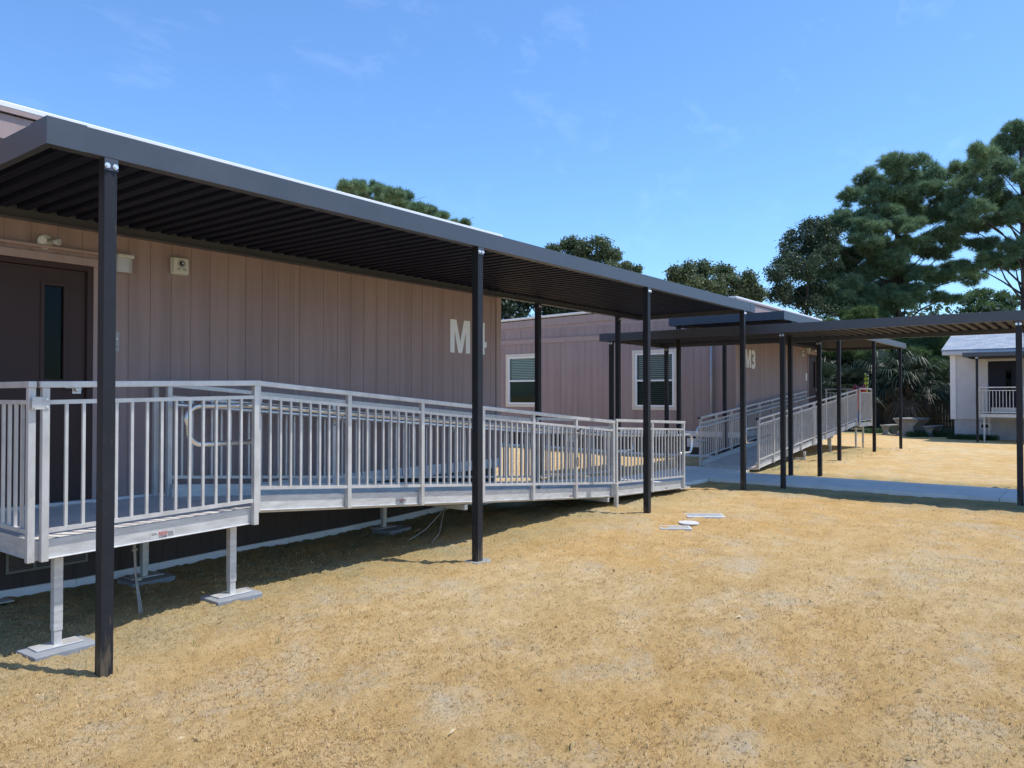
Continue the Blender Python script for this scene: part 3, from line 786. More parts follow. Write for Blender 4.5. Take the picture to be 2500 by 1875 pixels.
def siren(x, y, z, label, s=1):
    r = thing('alarm_sounder', (x,y,z), label, 'alarm', 'alarm sounders beside the doors')
    a = .083*s
    mb = MB(); mb.box(x-a,x+a,y-.045*s,y-.001,z-a,z+a); mb.build('back_box', M['plastic'], r, .012*s)
    mb = MB(); mb.box(x-a*.95,x+a*.95,y-.075*s,y-.047*s,z-a*.95,z+a*.95)
    f = mb.build('face_plate', M['plastic'], r, .016*s)
    mb = MB(); mb.disc((x,y-.0755*s,z+.02*s),(0,-1,0),.042*s,.002,20); mb.box(x-.045*s,x-.012*s,y-.0775*s,y-.0752*s,z-.045*s,z-.02*s); mb.box(x+.012*s,x+.045*s,y-.0775*s,y-.0752*s,z-.045*s,z-.02*s)
    mb.build('grille', M['signgrey'], r)
    mb = MB(); mb.disc((x,y-.078*s,z+.02*s),(0,-1,0),.024*s,.014*s,18,.018*s); mb.build('strobe', M['cap'], r)
    mb = MB(); mb.disc((x,y-.0925*s,z+.02*s),(0,-1,0),.009*s,.004*s,10); mb.build('strobe_lens', M['bolt'], r)
round_light(2.755, YW4, 2.955, 'round ivory twin lamp above the near brown door')
wall_pack(3.40, YW4, 2.855, 'ivory wall light half hidden by the nearest canopy post')
siren(3.94, YW4, 2.905, 'square ivory alarm sounder with round grille on the near wall')
rs = MB(); rs.box(3.235,3.385,YW4-.008,YW4-.001,2.055,2.235)
rs = rs.build('room_sign', M['signgrey'], None, .003); tag(rs, 'small grey room sign behind the nearest canopy post', 'sign')
mb = MB(); wall_text(mb, 'ROOM', .036, 3.262, YW4-.0095, 2.155, .001, .0006); ORIGIN[rs.name] = rs.location.copy(); mb.build('sign_lettering', M['letter'], rs)
mb = MB(); mb.box(3.25,3.37,YW4-.0095,YW4-.0082,2.09,2.105); mb.build('sign_bar', M['inkgrey'], rs)
round_light(24.66, YW3, 3.05, 'round twin lamp above the far brown door')
wall_pack(24.05, YW3, 3.03, 'white wall light high beside the far brown door')
siren(23.5, YW3, 2.92, 'white alarm sounder on the far building left of its door')
t = MB(); t.box(23.90,24.05,YW3-.012,YW3-.001,2.12,2.34); o = t.build('room_sign', M['band'], None, .003); tag(o, 'small pale room sign beside the far brown door', 'sign')

# ------------------------------------------------------------------ aluminium ramps
def guard(root, P, Q, zP, zQ, ts, inward, height=1.07, beam=.125, skip_beam=False, end_cap=(False,False), spacing=.107):
    """guard rail from P to Q (plan); z = underside of the side beam; ts = post positions 0..1; inward = unit vector to the deck"""
    P = Vector((*P,0)); Q = Vector((*Q,0)); d = (Q-P); Ld = d.length
    iv = Vector((*inward,0))
    def at(t, h=0, off=0): 
        p = P + d*t + iv*off; return Vector((p.x, p.y, zP+(zQ-zP)*t+h))
    hw = .022
    for t in ts:
        p = at(t); mb = MB(); mb.box(p.x-hw, p.x+hw, p.y-hw, p.y+hw, p.z-.006, p.z+height-.042)
        mb.build('guard_post', M['alu'], root, .003)
    mb = MB(); mb.bar(at(0,height-.021)-d.normalized()*.03, at(1,height-.021)+d.normalized()*.03, .05, .042)
    mb.build('top_rail', M['alu'], root, .004)
    for k, fl in enumerate(end_cap):
        if fl:
            e = at(k,height-.018); u = d.normalized()*(1 if k else -1); mb = MB(); mb.bar(e+u*.031, e+u*.075, .054, .042); mb.build('end_cap', M['cap'], root)
    if not skip_beam:
        mb = MB(); mb.bar(at(0,beam/2,.045), at(1,beam/2,.045), .04, beam)
        mb.bar(at(0,.004,.020), at(1,.004,.020), .012, .008)
        mb.build('side_beam', M['alubeam'], root, .003)
    for t0, t1 in zip(ts, ts[1:]):
        if (t1-t0)*Ld < .2: continue
        e = hw/Ld; a, b = t0+e, t1-e
        mb = MB(); mb.bar(at(a,height-.135), at(b,height-.135), .028, .028); mb.bar(at(a,.19), at(b,.19), .028, .028)
        n = max(1, round((b-a)*Ld/spacing)-1)
        for i in range(n):
            p = at(a+(b-a)*(i+1)/(n+1)); s = .0095
            mb.box(p.x-s, p.x+s, p.y-s, p.y+s, p.z+.204, p.z+height-.149)
        mb.build('baluster_panel', M['alu'], root)
def loop(mb, pts, r=.021):
    mb.tube(pts, r, 10)
def arc(c, r, a0, a1, n=6):
    return [(c[0]+r*math.cos(a0+(a1-a0)*i/n), c[1]+r*math.sin(a0+(a1-a0)*i/n)) for i in range(n+1)]
def handrail(root, y, xs_z, end_lo, end_hi):
    """tube along x at given y; xs_z list of (x,z); optional return loops at either end: (dx, drop)"""
    mb = MB(); pts = [(x, y, z) for x, z in xs_z]
    def ret(x, z, s, ext, drop):
        r = .11
        q = [(x+s*(ext-r), y, z)]
        for i in range(1, 8):
            a = math.pi/2*i/7; q.append((x+s*(ext-r+r*math.sin(a)), y, z-r+r*math.cos(a)))
        q.append((x+s*ext*.97, y, z-drop+r*1.3))
        for i in range(1, 8):
            a = math.pi/2*i/7; q.append((x+s*(ext*.97-r+r*math.cos(a)), y, z-drop+r-r*math.sin(a)))
        q.append((x-s*.02, y, z-drop)); return q
    if end_lo: pts = list(reversed(ret(xs_z[0][0], xs_z[0][1], -1, *end_lo))) + pts
    if end_hi: pts = pts + ret(xs_z[-1][0], xs_z[-1][1], 1, *end_hi)
    mb.tube(pts, .021, 10)
    h = mb.build('handrail', M['tube'], root)
    return h
def brackets(root, y, yrail, xs, zf):
    for x in xs:
        mb = MB(); z = zf(x); mb.tube([(x,yrail,z-.09),(x,(y+yrail)/2,z-.085),(x,y,z-.02)],.008,6); mb.box(x-.02,x+.02,y-.012,y+.012,z-.026,z-.018)
        mb.build('bracket', M['alu'], root)
def leg(root, x, y, ztop, plate=True, w=.058, g=None):
    g = gz(x,y) if g is None else g
    mb = MB(); h = w/2; mb.box(x-h,x+h,y-h,y+h,g+.13,ztop)
    l = mb.build('leg', M['alubeam'], root, .004); ORIGIN[l.name] = ORIGIN[root.name]
    mb = MB(); q = h-.005; mb.box(x-q,x+q,y-q,y+q,(g+.041 if plate else g-.05),g+.129); mb.build('foot_sleeve', M['alu'], l)
    if plate:
        mb = MB(); mb.box(x-.15,x+.15,y-.07,y+.07,g+.0315,g+.0405); mb.build('foot_plate', M['alubeam'], l, .003)
    return l
def paver(x, y, label, dx=.0, dy=-.03, rot=.05):
    g = gz(x,y); c, s = math.cos(rot), math.sin(rot)
    a, b = .205, .14
    pts = [(x+dx+c*u-s*v, y+dy+s*u+c*v) for u, v in ((-a,-b),(a*.9,-b),(a,-b*.7),(a,b),(-a,b))]
    o = MB().prism(pts, g-.05, g+.030).build('concrete_paver', M['paver'], None, .006)
    return tag(o, label, 'paver', 'concrete pavers under the ramp legs')

# near ramp -----------------------------------------------------------
def ramp_z(u, pts):
    for (a, za), (b, zb_) in zip(pts, pts[1:]):
        if u <= b: return za + (zb_-za)*(u-a)/(b-a)
    return pts[-1][1]
RZ = [(3.72,.709),(9.55,.229),(11.87,.133)]
r4 = thing('wheelchair_ramp', (7, 6.2, 0), 'near aluminium wheelchair ramp with a railed landing at the brown door', 'ramp', 'aluminium wheelchair ramps')
LF, RF, RB = 5.42, 5.50, 6.88
# landing
mb = MB(); zl, zr = .700, .722
mb.hexa([(2.09,LF+.07,zl-.03),(3.71,LF+.07,zr-.03),(3.71,7.03,zr-.03),(2.09,7.03,zl-.03)],[(2.09,LF+.07,zl),(3.71,LF+.07,zr),(3.71,7.03,zr),(2.09,7.03,zl)])
mb.build('landing_deck', M['floor'], r4)
guard(r4, (2.11,LF), (3.68,LF), .590, .622, [.004,.996], (0,1), 1.155, .128)
guard(r4, (2.045,LF+.03), (2.045,7.0), .590, .590, [0,.98], (1,0), 1.155, .128)
mb = MB()
mb.box(2.03,2.13,LF-.0265,LF-.0235,1.565,1.645); mb.build('corner_plate', M['alu'], r4)
for bx in (2.042,2.118):
    for bz in (1.58,1.63):
        mb = MB(); mb.disc((bx,LF-.027,bz),(0,-1,0),.007,.006,8); mb.build('bolt', M['bolt'], r4)
# rear corner post of the landing by the wall, with black cap
mb = MB(); mb.box(3.66,3.705,6.985,7.03,.72,1.735); mb.build('guard_post', M['alu'], r4, .003)
mb = MB(); mb.box(3.655,3.71,6.98,7.035,1.736,1.748); mb.build('end_cap', M['cap'], r4)
# ramp decks
mb = MB()
for (a, za), (b, zb_) in zip(RZ, RZ[1:]):
    mb.hexa([(a+.003,RF+.065,za-.02),(b-.003,RF+.065,zb_-.02),(b-.003,RB-.065,zb_-.02),(a+.003,RB-.065,za-.02)],
            [(a+.003,RF+.065,za+.015),(b-.003,RF+.065,zb_+.015),(b-.003,RB-.065,zb_+.015),(a+.003,RB-.065,za+.015)])
mb.hexa([(11.875,RF+.065,.10),(12.25,RF+.065,.098),(12.25,RB-.065,.098),(11.875,RB-.065,.10)],[(11.875,RF+.065,.148),(12.25,RF+.065,.112),(12.25,RB-.065,.112),(11.875,RB-.065,.148)])
mb.build('ramp_deck', M['floor'], r4)
t1 = [(u-3.745)/(9.53-3.745) for u in (3.745,4.71,5.67,6.64,7.60,8.56,9.53)]
t2 = [(u-9.62)/(11.84-9.62) for u in (9.62,10.72,11.84)]
za, zb_, zc = .709, .231, .135
for y, inn in ((RF,(0,1)),(RB,(0,-1))):
    guard(r4, (3.745,y), (9.53,y), za, zb_, t1, inn, 1.07, end_cap=(y==RB, False))
    guard(r4, (9.62,y), (11.84,y), .226, zc, t2, inn, 1.10)
hz = lambda u: ramp_z(u, RZ)+.865
pts = [(3.75,hz(3.75)),(9.55,hz(9.55)),(11.9,hz(11.9))]
handrail(r4, RF+.105, pts, (.56,.30), (.50,.31))
handrail(r4, RB-.105, pts, None, (.62,.32))
brackets(r4, RF+.105, RF, (4.71,6.64,8.56,10.72), hz); brackets(r4, RB-.105, RB, (3.9,5.67,7.60,9.53), hz)
leg(r4, 2.27, 5.60, .60); leg(r4, 3.58, 5.60, .62); leg(r4, 3.52, 6.88, .69); leg(r4, 2.3, 6.88, .67)
leg(r4, 6.42, 6.86, .50)
for bp_, bq_ in (((9.44,RF+.02,.19),(9.44,RB,.19)),((6.42,RF+.05,.43),(6.42,RB-.05,.43)),((3.6,LF+.07,.655),(3.6,7.0,.655)),((2.3,LF+.07,.635),(2.3,7.0,.635))):
    MB().bar(bp_, bq_, .05, .06).build('cross_beam', M['alubeam'], r4, .003)
mb = MB(); mb.box(9.505,9.555,RF-.075,RF-.025,gz(9.55,5.43)-.02,.42); mb.build('leg', M['alu'], r4, .003)
mb = MB()
for i in range(5): mb.disc((9.53,RF-.0752,.14+.055*i),(0,-1,0),.006,.0015,8)
mb.build('adjustment_hole', M['cap'], r4)
# maker's stickers on the side beams
def sticker(root, x, y, z, s=1.0, slope=0):
    p = MB(); p.hexa([(x,y-.001,z+.0),(x+.25*s,y-.001,z+slope*.25*s),(x+.25*s,y,z+slope*.25*s),(x,y,z)],[(x,y-.001,z+.062*s),(x+.25*s,y-.001,z+.062*s+slope*.25*s),(x+.25*s,y,z+.062*s+slope*.25*s),(x,y,z+.062*s)])
    st = p.build('maker_sticker', M['alu'], root); ORIGIN[st.name] = ORIGIN[root.name]
    a = MB(); wall_text(a, 'REDD', .047*s, x+.083*s, y-.0015, z+.03*s, .0004, .001*s, .75); a.build('sticker_print', M['red'], st)
    a = MB(); wall_text(a, 'TEAM', .034*s, x+.083*s, y-.0015, z+.002*s, .0004, .0004*s, .98)
    for k in range(4):
        a.box(x+.178*s, x+(.235+.004*(k%2))*s, y-.0018, y-.0013, z+(.05-.012*k)*s, z+(.055-.012*k)*s)
        if k < 2: a.box(x+.012*s, x+(.06+.01*(k%2))*s, y-.0018, y-.0013, z+(.05-.012*k)*s, z+(.055-.012*k)*s)
    a.build('sticker_print', M['ink'], st)
sticker(r4, 2.83, LF+.0245, .618, .72, .02)
sticker(r4, 5.33, RF+.0245, .59, .6, -.08)
sticker(r4, 8.42, RF+.0245, .33, .4, -.08)
sticker(r4, 11.2, RF+.0245, .17, .4, -.04)
paver(2.27,5.60,'chipped grey paver under the front leg nearest the camera')
paver(3.58,5.60,'grey paver under the front landing leg left of the second post', 0, -.02, -.04)
paver(3.52,6.88,'shaded paver under the rear landing leg by the wall', 0, -.06, 0)
paver(6.42,6.86,'shaded paver under the middle ramp leg by the wall', .05, -.1, .1)

# far ramp -------------------------------------------------------------
r3 = thing('wheelchair_ramp', (21, 6.5, 0), 'far aluminium wheelchair ramp rising to the door of the second building', 'ramp', 'aluminium wheelchair ramps')
QF, QB = 5.72, 7.0
S0, S1 = 15.95, 24.1; Z0, Z1 = .12, .785
mb = MB()
mb.hexa([(S0,QF+.065,Z0-.02),(S1,QF+.065,Z1-.02),(S1,QB-.065,Z1-.02),(S0,QB-.065,Z0-.02)],[(S0,QF+.065,Z0+.03),(S1,QF+.065,Z1+.03),(S1,QB-.065,Z1+.03),(S0,QB-.065,Z0+.03)])
if 0: mb.hexa([(S0-.3,QF+.07,.06),(S0-.003,QF+.07,.06),(S0-.003,QB-.07,.06),(S0-.3,QB-.07,.06)],[(S0-.3,QF+.07,.112),(S0-.003,QF+.07,.13),(S0-.003,QB-.07,.13),(S0-.3,QB-.07,.112)])
mb.build('ramp_deck', M['floor'], r3)
tt = [0,.115,.235,.355,.475,.487,.61,.735,.865,1.0]
guard(r3, (S0,QF), (S1,QF), Z0, Z1, tt, (0,1), 1.07, end_cap=(True,False))
guard(r3, (S0-.02,QB), (23.55,QB), Z0, Z0+(Z1-Z0)*(23.55-S0)/(S1-S0), tt, (0,-1), 1.07, end_cap=(True,False))
hz3 = lambda u: Z0+(Z1-Z0)*(u-S0)/(S1-S0)+.865
handrail(r3, QF+.105, [(S0-.02,hz3(S0)),(S1,hz3(S1))], (.45,.30), None)
handrail(r3, QB-.105, [(S0-.02,hz3(S0)),(24.1,hz3(24.1))], (.42,.30), None)
brackets(r3, QB-.105, QB, (18.4,20.4,22.4), hz3)
mb = MB(); mb.box(24.14,25.62,5.70,7.05,.825,.855); mb.build('landing_deck', M['floor'], r3)
guard(r3, (24.17,5.65), (25.62,5.65), .74, .74, [0,1], (0,1), 1.15)
guard(r3, (25.66,5.68), (25.66,7.0), .74, .74, [0,1], (-1,0), 1.15)
for lx, ly in ((24.25,5.78),(25.1,5.78),(25.5,6.9),(21.7,5.82),(21.7,6.88),(18.7,5.60)):
    leg(r3, lx, ly, (.745 if lx > 24 else hz3(lx)-.87), False, .05)
MB().bar((21.7,QF+.03,hz3(21.7)-.90),(21.7,QB,hz3(21.7)-.90),.05,.05).build('cross_beam', M['alubeam'], r3)
MB().bar((18.7,QF-.15,.16),(18.7,QB,.16),.05,.05).build('cross_beam', M['alubeam'], r3)

# things kept on the far landing
mb = MB()
for i in range(9):
    a = i*.7; x = 25.22+.17*math.cos(a)*(.5+.06*i); y = 5.92+.16*math.sin(a)*(.5+.06*i)
    mb.tube([(x-.16,y-.06,1.78+.03*(i%3)),(x,y,1.86+.035*(i%4)),(x+.14,y+.07,1.80+.03*(i%2))],.048,8)
for i in range(6):
    mb.tube([(24.98+.06*i,5.90+.03*(i%3),1.22),(25.0+.06*i,5.91,1.55),(25.02+.06*i,5.95,1.82)],.05,8,.045)
o = mb.build('folded_tent', M['redcloth'], None); tag(o, 'crumpled red nylon bundle leaning on the far landing rail', 'bundle')
mb = MB(); mb.hexa([(24.95,5.84,.858),(25.35,5.84,.858),(25.35,6.06,.858),(24.95,6.06,.858)],[(24.93,5.82,1.16),(25.37,5.82,1.16),(25.37,6.08,1.16),(24.93,6.08,1.16)])
o = mb.build('storage_tub', M['bluecloth'], None, .02); tag(o, 'blue plastic tub on the far landing below the red bundle', 'tub')
for dx, dy_, lab in ((0,0,'yellow and black striped pole, the left one of two on the far landing'),(.06,-.06,'yellow and black striped pole, the right one of two on the far landing')):
    mb = MB(); mb.tube([(25.28+dx*.5,5.80+dy_*.5,.857),(25.38+dx,5.77+dy_,2.33-dx*.8)],.032,12); o = mb.build('striped_pole', M['stripe'], None); tag(o, lab, 'pole', 'striped poles on the far landing')
    ORIGIN[o.name] = o.location.copy()
    mb = MB(); mb.disc((25.38+dx,5.77+dy_,2.332-dx*.8),(0,0,1),.03,.03,10,.012); mb.build('pole_tip', M['bolt'], o)

# ------------------------------------------------------------------ cables
mb = MB()
for k in range(3):
    o_ = .008*k
    mb.tube([(2.965+o_,5.98,.64),(2.96+o_,5.95,.48),(2.945+o_,5.89+o_,.27),(2.93+o_*1.3,5.81,.08),(2.92+o_*1.5,5.765,-.04)],.0035,6)
for z, y in ((.46,5.945),(.24,5.875)): mb.tube([(2.945,y,z),(2.985,y-.005,z+.003)],.007,6)
o = mb.build('cable', M['cable'], None); tag(o, 'tied bundle of grey cables hanging under the near landing', 'cable', 'loose grey cables under the near ramp')
mb = MB()
mb.tube([(6.95,6.35,.42),(6.83,6.24,.33),(6.70,6.20,.26),(6.45,6.19,.12),(6.22,6.18,.05),(6.15,6.19,.035)],.005,6)
mb.tube([(6.85,6.3,.43),(6.80,6.22,.31),(6.62,6.10,.20),(6.45,5.98,.09),(6.30,5.92,.05),(6.22,5.88,.035)],.005,6)
for i in range(5): mb.tube([(6.79+.012*i,6.215,.295+.014*i),(6.83+.012*i,6.235,.305+.012*i)],.010,6)
o = mb.build('cable', M['cable'], None); tag(o, 'grey cable forking to the ground under the middle of the near ramp', 'cable', 'loose grey cables under the near ramp')
mb = MB(); mb.tube([(8.55,5.46,1.17),(8.56,5.44,1.05),(8.54,5.45,.93),(8.53,5.45,.85)],.004,6)
q = [(8.53+.02*math.sin(a),5.45,.79+.06*math.cos(a)) for a in [i*2*math.pi/12 for i in range(13)]]; mb.tube(q,.006,6)
mb.tube([(8.52,5.45,1.19),(8.60,5.44,1.22)],.012,6)
o = mb.build('cord', M['cap'], None); tag(o, 'short dark cord looped on a post of the near ramp rail', 'cord')

# ------------------------------------------------------------------ white lids lying in the sand
def rect_lid(cx, cy, L_, W_, rot, name, label, raised=.02, frame=False):
    g = gz(cx,cy)+.005; c, s = math.cos(rot), math.sin(rot)
    T = lambda u, v: (cx+c*u-s*v, cy+s*u+c*v)
    mb = MB()
    if frame:
        f = .03
        for u0,u1,v0,v1 in ((-L_,L_,-W_,-W_+f),(-L_,L_,W_-f,W_),(-L_,-L_+f,-W_+f,W_-f),(L_-f,L_,-W_+f,W_-f)):
            mb.prism([T(u0,v0),T(u1,v0),T(u1,v1),T(u0,v1)], g-.03, g+raised)
        o = mb.build(name, M['lid'], None, .003)
        ORIGIN[o.name] = o.location.copy()
        MB().prism([T(-L_+f,-W_+f),T(L_-f,-W_+f),T(L_-f,W_-f),T(-L_+f,W_-f)], g-.03, g+.004).build('sand_fill', M['lidgrey'], o)
    else:
        mb.prism([T(-L_,-W_),T(L_,-W_),T(L_,W_),T(-L_,W_)], g-.02, g+raised)
        o = mb.build(name, M['lid'], None, .004); ORIGIN[o.name] = o.location.copy()
        for k in range(3):
            v = -W_+W_*2*(k+1)/4
            MB().prism([T(-L_*.9,v-.006),T(L_*.9,v-.006),T(L_*.9,v+.006),T(-L_*.9,v+.006)], g+raised+.0005, g+raised+.008).build('lid_rib', M['lid'], o)
    return tag(o, label, 'lid', 'white lids lying in the sand')
rect_lid(9.70, 4.21, .25, .15, R(-56), 'white_tray', 'large ribbed white lid lying flat on the sand', .012)
rect_lid(8.62, 4.12, .19, .11, R(-56), 'plastic_surround', 'small white frame filled with sand, sunk in the ground', .010, True)
mb = MB(); g = gz(8.93,4.10)+.012
pts_ = [(8.95+.13*math.cos(a)*.608+.09*math.sin(a)*.794, 4.09-.13*math.cos(a)*.794+.09*math.sin(a)*.608) for a in [2*math.pi*i/20 for i in range(20)]]
mb.prism(pts_, g, g+.02); o = mb.build('round_lid', M['lid'], None, .005); o.rotation_euler = (R(4),R(-3),0)
tag(o, 'small oval white lid tilted on the sand beside the sunk frame', 'lid', 'white lids lying in the sand')

# ------------------------------------------------------------------ pale grey building across the yard
gb = thing('grey_building', (38, 0, 0), 'pale grey building with a shingled gable roof and navy door', 'building')
WX = 34.9
wy = 4.75
mb = MB()
dz0, dz1, dy0, dy1 = .98, 3.0, 2.42, 3.50     # door opening
for y0, y1, z0, z1 in ((dy1, wy, .76, 3.45),(-9, dy0, .76, 3.45),(dy0, dy1, dz1, 3.45),(dy0, dy1, .76, dz0)):
    mb.box(WX, WX+.15, y0, y1, z0, z1)
mb.box(WX+.151, WX+8, wy-.15, wy, .76, 3.45); mb.box(WX+7.85, WX+8, -9, wy-.151, .76, 3.45)
mb.build('wall', M['grey_wall'], gb)
mb = MB(); mb.box(WX+.04, WX+7.9, -9, wy-.10, -.35, .758); mb.build('foundation', M['grey_base'], gb)
mb = MB(); mb.box(WX-.03, WX-.001, wy-.16, wy+.03, .74, 3.30); mb.box(WX, WX+.15, wy+.001, wy+.03, .74, 3.30); mb.build('corner_board', M['band'], gb)
mb = MB(); mb.box(WX-.02, WX-.001, -9, wy-.17, .74, .78); mb.build('sill_trim', M['grey_wall'], gb)
# roof: slope rises away from the yard
ez, rz = 3.47, 4.72; ex, rx_ = WX-.42, WX+4.0
mb = MB()
for (xa, za, xb, zb_) in ((ex, ez, rx_, rz), (WX+8.4, ez, rx_+.001, rz)):
    mb.hexa([(xa,-9.3,za-.06),(xb,-9.3,zb_-.06),(xb,wy+.28,zb_-.06),(xa,wy+.28,za-.06)],[(xa,-9.3,za),(xb,-9.3,zb_),(xb,wy+.28,zb_),(xa,wy+.28,za)])
rf = mb.build('roof', M['shingle'], gb); ORIGIN[rf.name] = ORIGIN[gb.name]
mb = MB(); mb.box(ex+.01, ex+.04, -9.25, wy+.25, 3.27, 3.41); mb.box(ex+.041, WX-.001, -9.25, wy+.25, 3.27, 3.29); mb.build('eave_board', M['grey_wall'], rf)
mb = MB(); mb.hexa([(ex+.045,wy+.20,3.295),(WX+8.3,wy+.20,3.295),(WX+8.3,wy+.25,3.295),(ex+.045,wy+.25,3.295)],[(ex+.045,wy+.20,3.41),(WX+8.3,wy+.20,3.41),(WX+8.3,wy+.25,3.41),(ex+.045,wy+.25,3.41)])
mb.add([(WX,wy-.02,3.42),(WX+8,wy-.02,3.42),(rx_,wy-.02,rz-.08),(WX,wy-.1,3.42),(WX+8,wy-.1,3.42),(rx_,wy-.1,rz-.08)],[(0,1,2),(5,4,3),(0,2,5,3),(1,4,5,2)])
mb.build('gable_wall', M['grey_wall'], gb)
mb = MB(); mb.box(WX+.03, WX+.08, dy0+.02, dy1-.02, dz0, dz1-.02); d_ = mb.build('door', M['navy'], gb); ORIGIN[d_.name] = ORIGIN[gb.name]
mb = MB(); mb.box(WX+.012, WX+.0295, 2.735, 2.905, 1.65, 2.72); mb.build('door_window', M['glassdark'], d_)
mb = MB(); mb.box(WX+.018, WX+.0295, dy0+.08, dy1-.10, dz0+.01, dz0+.23); mb.build('kick_plate', M['steel'], d_)
mb = MB(); mb.box(WX-.015, WX-.001, dy1, dy1+.06, dz0, dz1+.06); mb.box(WX-.015, WX-.001, dy0-.06, dy0, dz0, dz1+.06); mb.box(WX-.015, WX-.001, dy0, dy1, dz1, dz1+.06); mb.build('door_frame', M['grey_wall'], gb)
mb = MB(); mb.box(WX+.02, WX+.039, 3.44, 3.74, .42, .55); mb.build('vent', M['dark'], gb)
mb = MB(); mb.box(WX+.025, WX+.0385, 3.39, 3.439, .37, .60); mb.box(WX+.025, WX+.0385, 3.741, 3.79, .37, .60); mb.box(WX+.025, WX+.0385, 3.439, 3.741, .551, .60); mb.box(WX+.025, WX+.0385, 3.439, 3.741, .37, .419); mb.build('vent_frame', M['grey_wall'], gb)
gc = thing('walkway_canopy', (33.6, 0, 0), 'small dark canopy over the door of the pale grey building', 'canopy', 'dark bronze walkway canopies')
canopy(gc, 32.45, WX-.03, -7.5, 4.05, 3.09, .15, 'y')
for py in (3.60, .0, -3.6, -7.0): canopy_post(gc, 32.52, py, gz(32.52,py)-.1, 3.09, (-1,0), py > 3)
r5 = thing('wheelchair_ramp', (33.9, 1, 0), 'aluminium landing with rails at the navy door of the pale grey building', 'ramp', 'aluminium wheelchair ramps')
mb = MB(); mb.box(33.05, 34.85, .8, 3.55, .95, .978); mb.build('landing_deck', M['floor'], r5)
guard(r5, (33.0,3.6), (33.0,.8), .87, .87, [0,.5,1], (1,0), 1.12)
guard(r5, (34.8,3.62), (33.05,3.62), .87, .87, [0,1], (0,-1), 1.12)
guard(r5, (33.0,.75), (33.0,-6.0), .85, .35, [0,.2,.4,.6,.8,1], (1,0), 1.07)
mb = MB(); mb.hexa([(33.06,-6,.36),(34.3,-6,.36),(34.3,.79,.86),(33.06,.79,.86)],[(33.06,-6,.40),(34.3,-6,.40),(34.3,.79,.90),(33.06,.79,.90)]); mb.build('ramp_deck', M['floor'], r5)
lp = [(33.12,.9,1.80),(33.12,2.15,1.80)] + [(33.12,2.15+.15*math.sin(a),1.65+.15*math.cos(a)) for a in [math.pi*i/8 for i in range(1,8)]] + [(33.12,2.15,1.50),(33.12,.9,1.50)]
MB().tube(lp, .02, 8).build('handrail', M['tube'], r5)
for lx, ly in ((33.15,3.45),(34.7,3.45),(33.15,1.0),(33.1,-3)): leg(r5, lx, ly, .87 if ly > 0 else .6, False)

# ------------------------------------------------------------------ fence, pole, picnic set
fn = thing('wooden_fence', (44, 12, 0), 'weathered dark board fence behind the palms', 'fence')
mb = MB(); y = 1.0
while y < 34:
    w_ = .135; h_ = 1.70+random.uniform(-.03,.03); mb.box(44, 44.02, y, y+w_-.006, -.1, h_); y += w_
mb.build('fence_boards', M['fence'], fn)
mb = MB(); mb.box(43.95, 43.998, 1, 34, 1.42, 1.56); mb.box(43.95, 43.998, 1, 34, .35, .45); mb.box(43.90, 44.06, 1, 34, 1.74, 1.78); mb.build('fence_rail', M['fence'], fn)
mb = MB(); mb.box(43.96, 43.998, 1, 34, 1.571, 1.735); mb.build('fascia_board', M['fence'], fn)
y = 2
while y < 34:
    MB().box(43.86, 43.948, y, y+.09, -.1, 1.735).build('fence_post', M['fence'], fn); y += 2.4
px_ = (46.5, 7.45)
mb = MB(); mb.tube([(px_[0],px_[1],-.1),(px_[0],px_[1],3.15)], .05, 10); mb.tube([(px_[0],px_[1],3.15),(px_[0],px_[1],3.3)], .07, 10, .03)
o = mb.build('utility_pole', M['white'], None); tag(o, 'thin white pole standing behind the wooden fence', 'pole')

def hourglass(mb, cx, cy, w, h, thick, ax, z0):
    """pedestal slab waisted in the middle; profile across, thickness along ax"""
    n = 14; prof = []
    for i in range(n+1):
        t = i/n; ww = w*(.5-.24*math.sin(math.pi*min(1,t*1.02))**1.4 + .05*t); prof.append((ww, z0+h*t))
    a = Vector((*ax,0)); c = Vector((-ax[1],ax[0],0)); p0 = Vector((cx,cy,0))
    for (w0, za), (w1, zb_) in zip(prof, prof[1:]):
        q = lambda s, wv, z, t: tuple(p0 + c*(s*wv) + a*(t*thick/2) + Vector((0,0,z)))
        mb.hexa([q(-1,w0,za,-1),q(-1,w0,za,1),q(1,w0,za,1),q(1,w0,za,-1)],[q(-1,w1,zb_,-1),q(-1,w1,zb_,1),q(1,w1,zb_,1),q(1,w1,zb_,-1)])
def slab(cx, cy, L_, W_, z0, z1, ax):
    a = Vector((*ax,0)); c = Vector((-ax[1],ax[0],0)); p0 = Vector((cx,cy,0)); mb = MB()
    pts = [p0-a*L_/2-c*W_/2, p0+a*L_/2-c*W_/2, p0+a*L_/2+c*W_/2, p0-a*L_/2+c*W_/2]
    return mb.prism([(p.x,p.y) for p in pts], z0, z1)
AX = (.985,-.17)
tx, ty = 36.3, 6.42; tg = gz(36,6.4)
tb = thing('picnic_table', (tx,ty,tg), 'cast concrete picnic table below the palms', 'table')
slab(tx, ty, 1.6, .95, tg+.68, tg+.74, AX).build('tabletop', M['tablecon'], tb, .01)
for s in (-.55,.55):
    mb = MB(); hourglass(mb, tx+AX[0]*s, ty+AX[1]*s, .90, .70, .14, AX, tg-.03); mb.build('pedestal', M['tablecon'], tb)
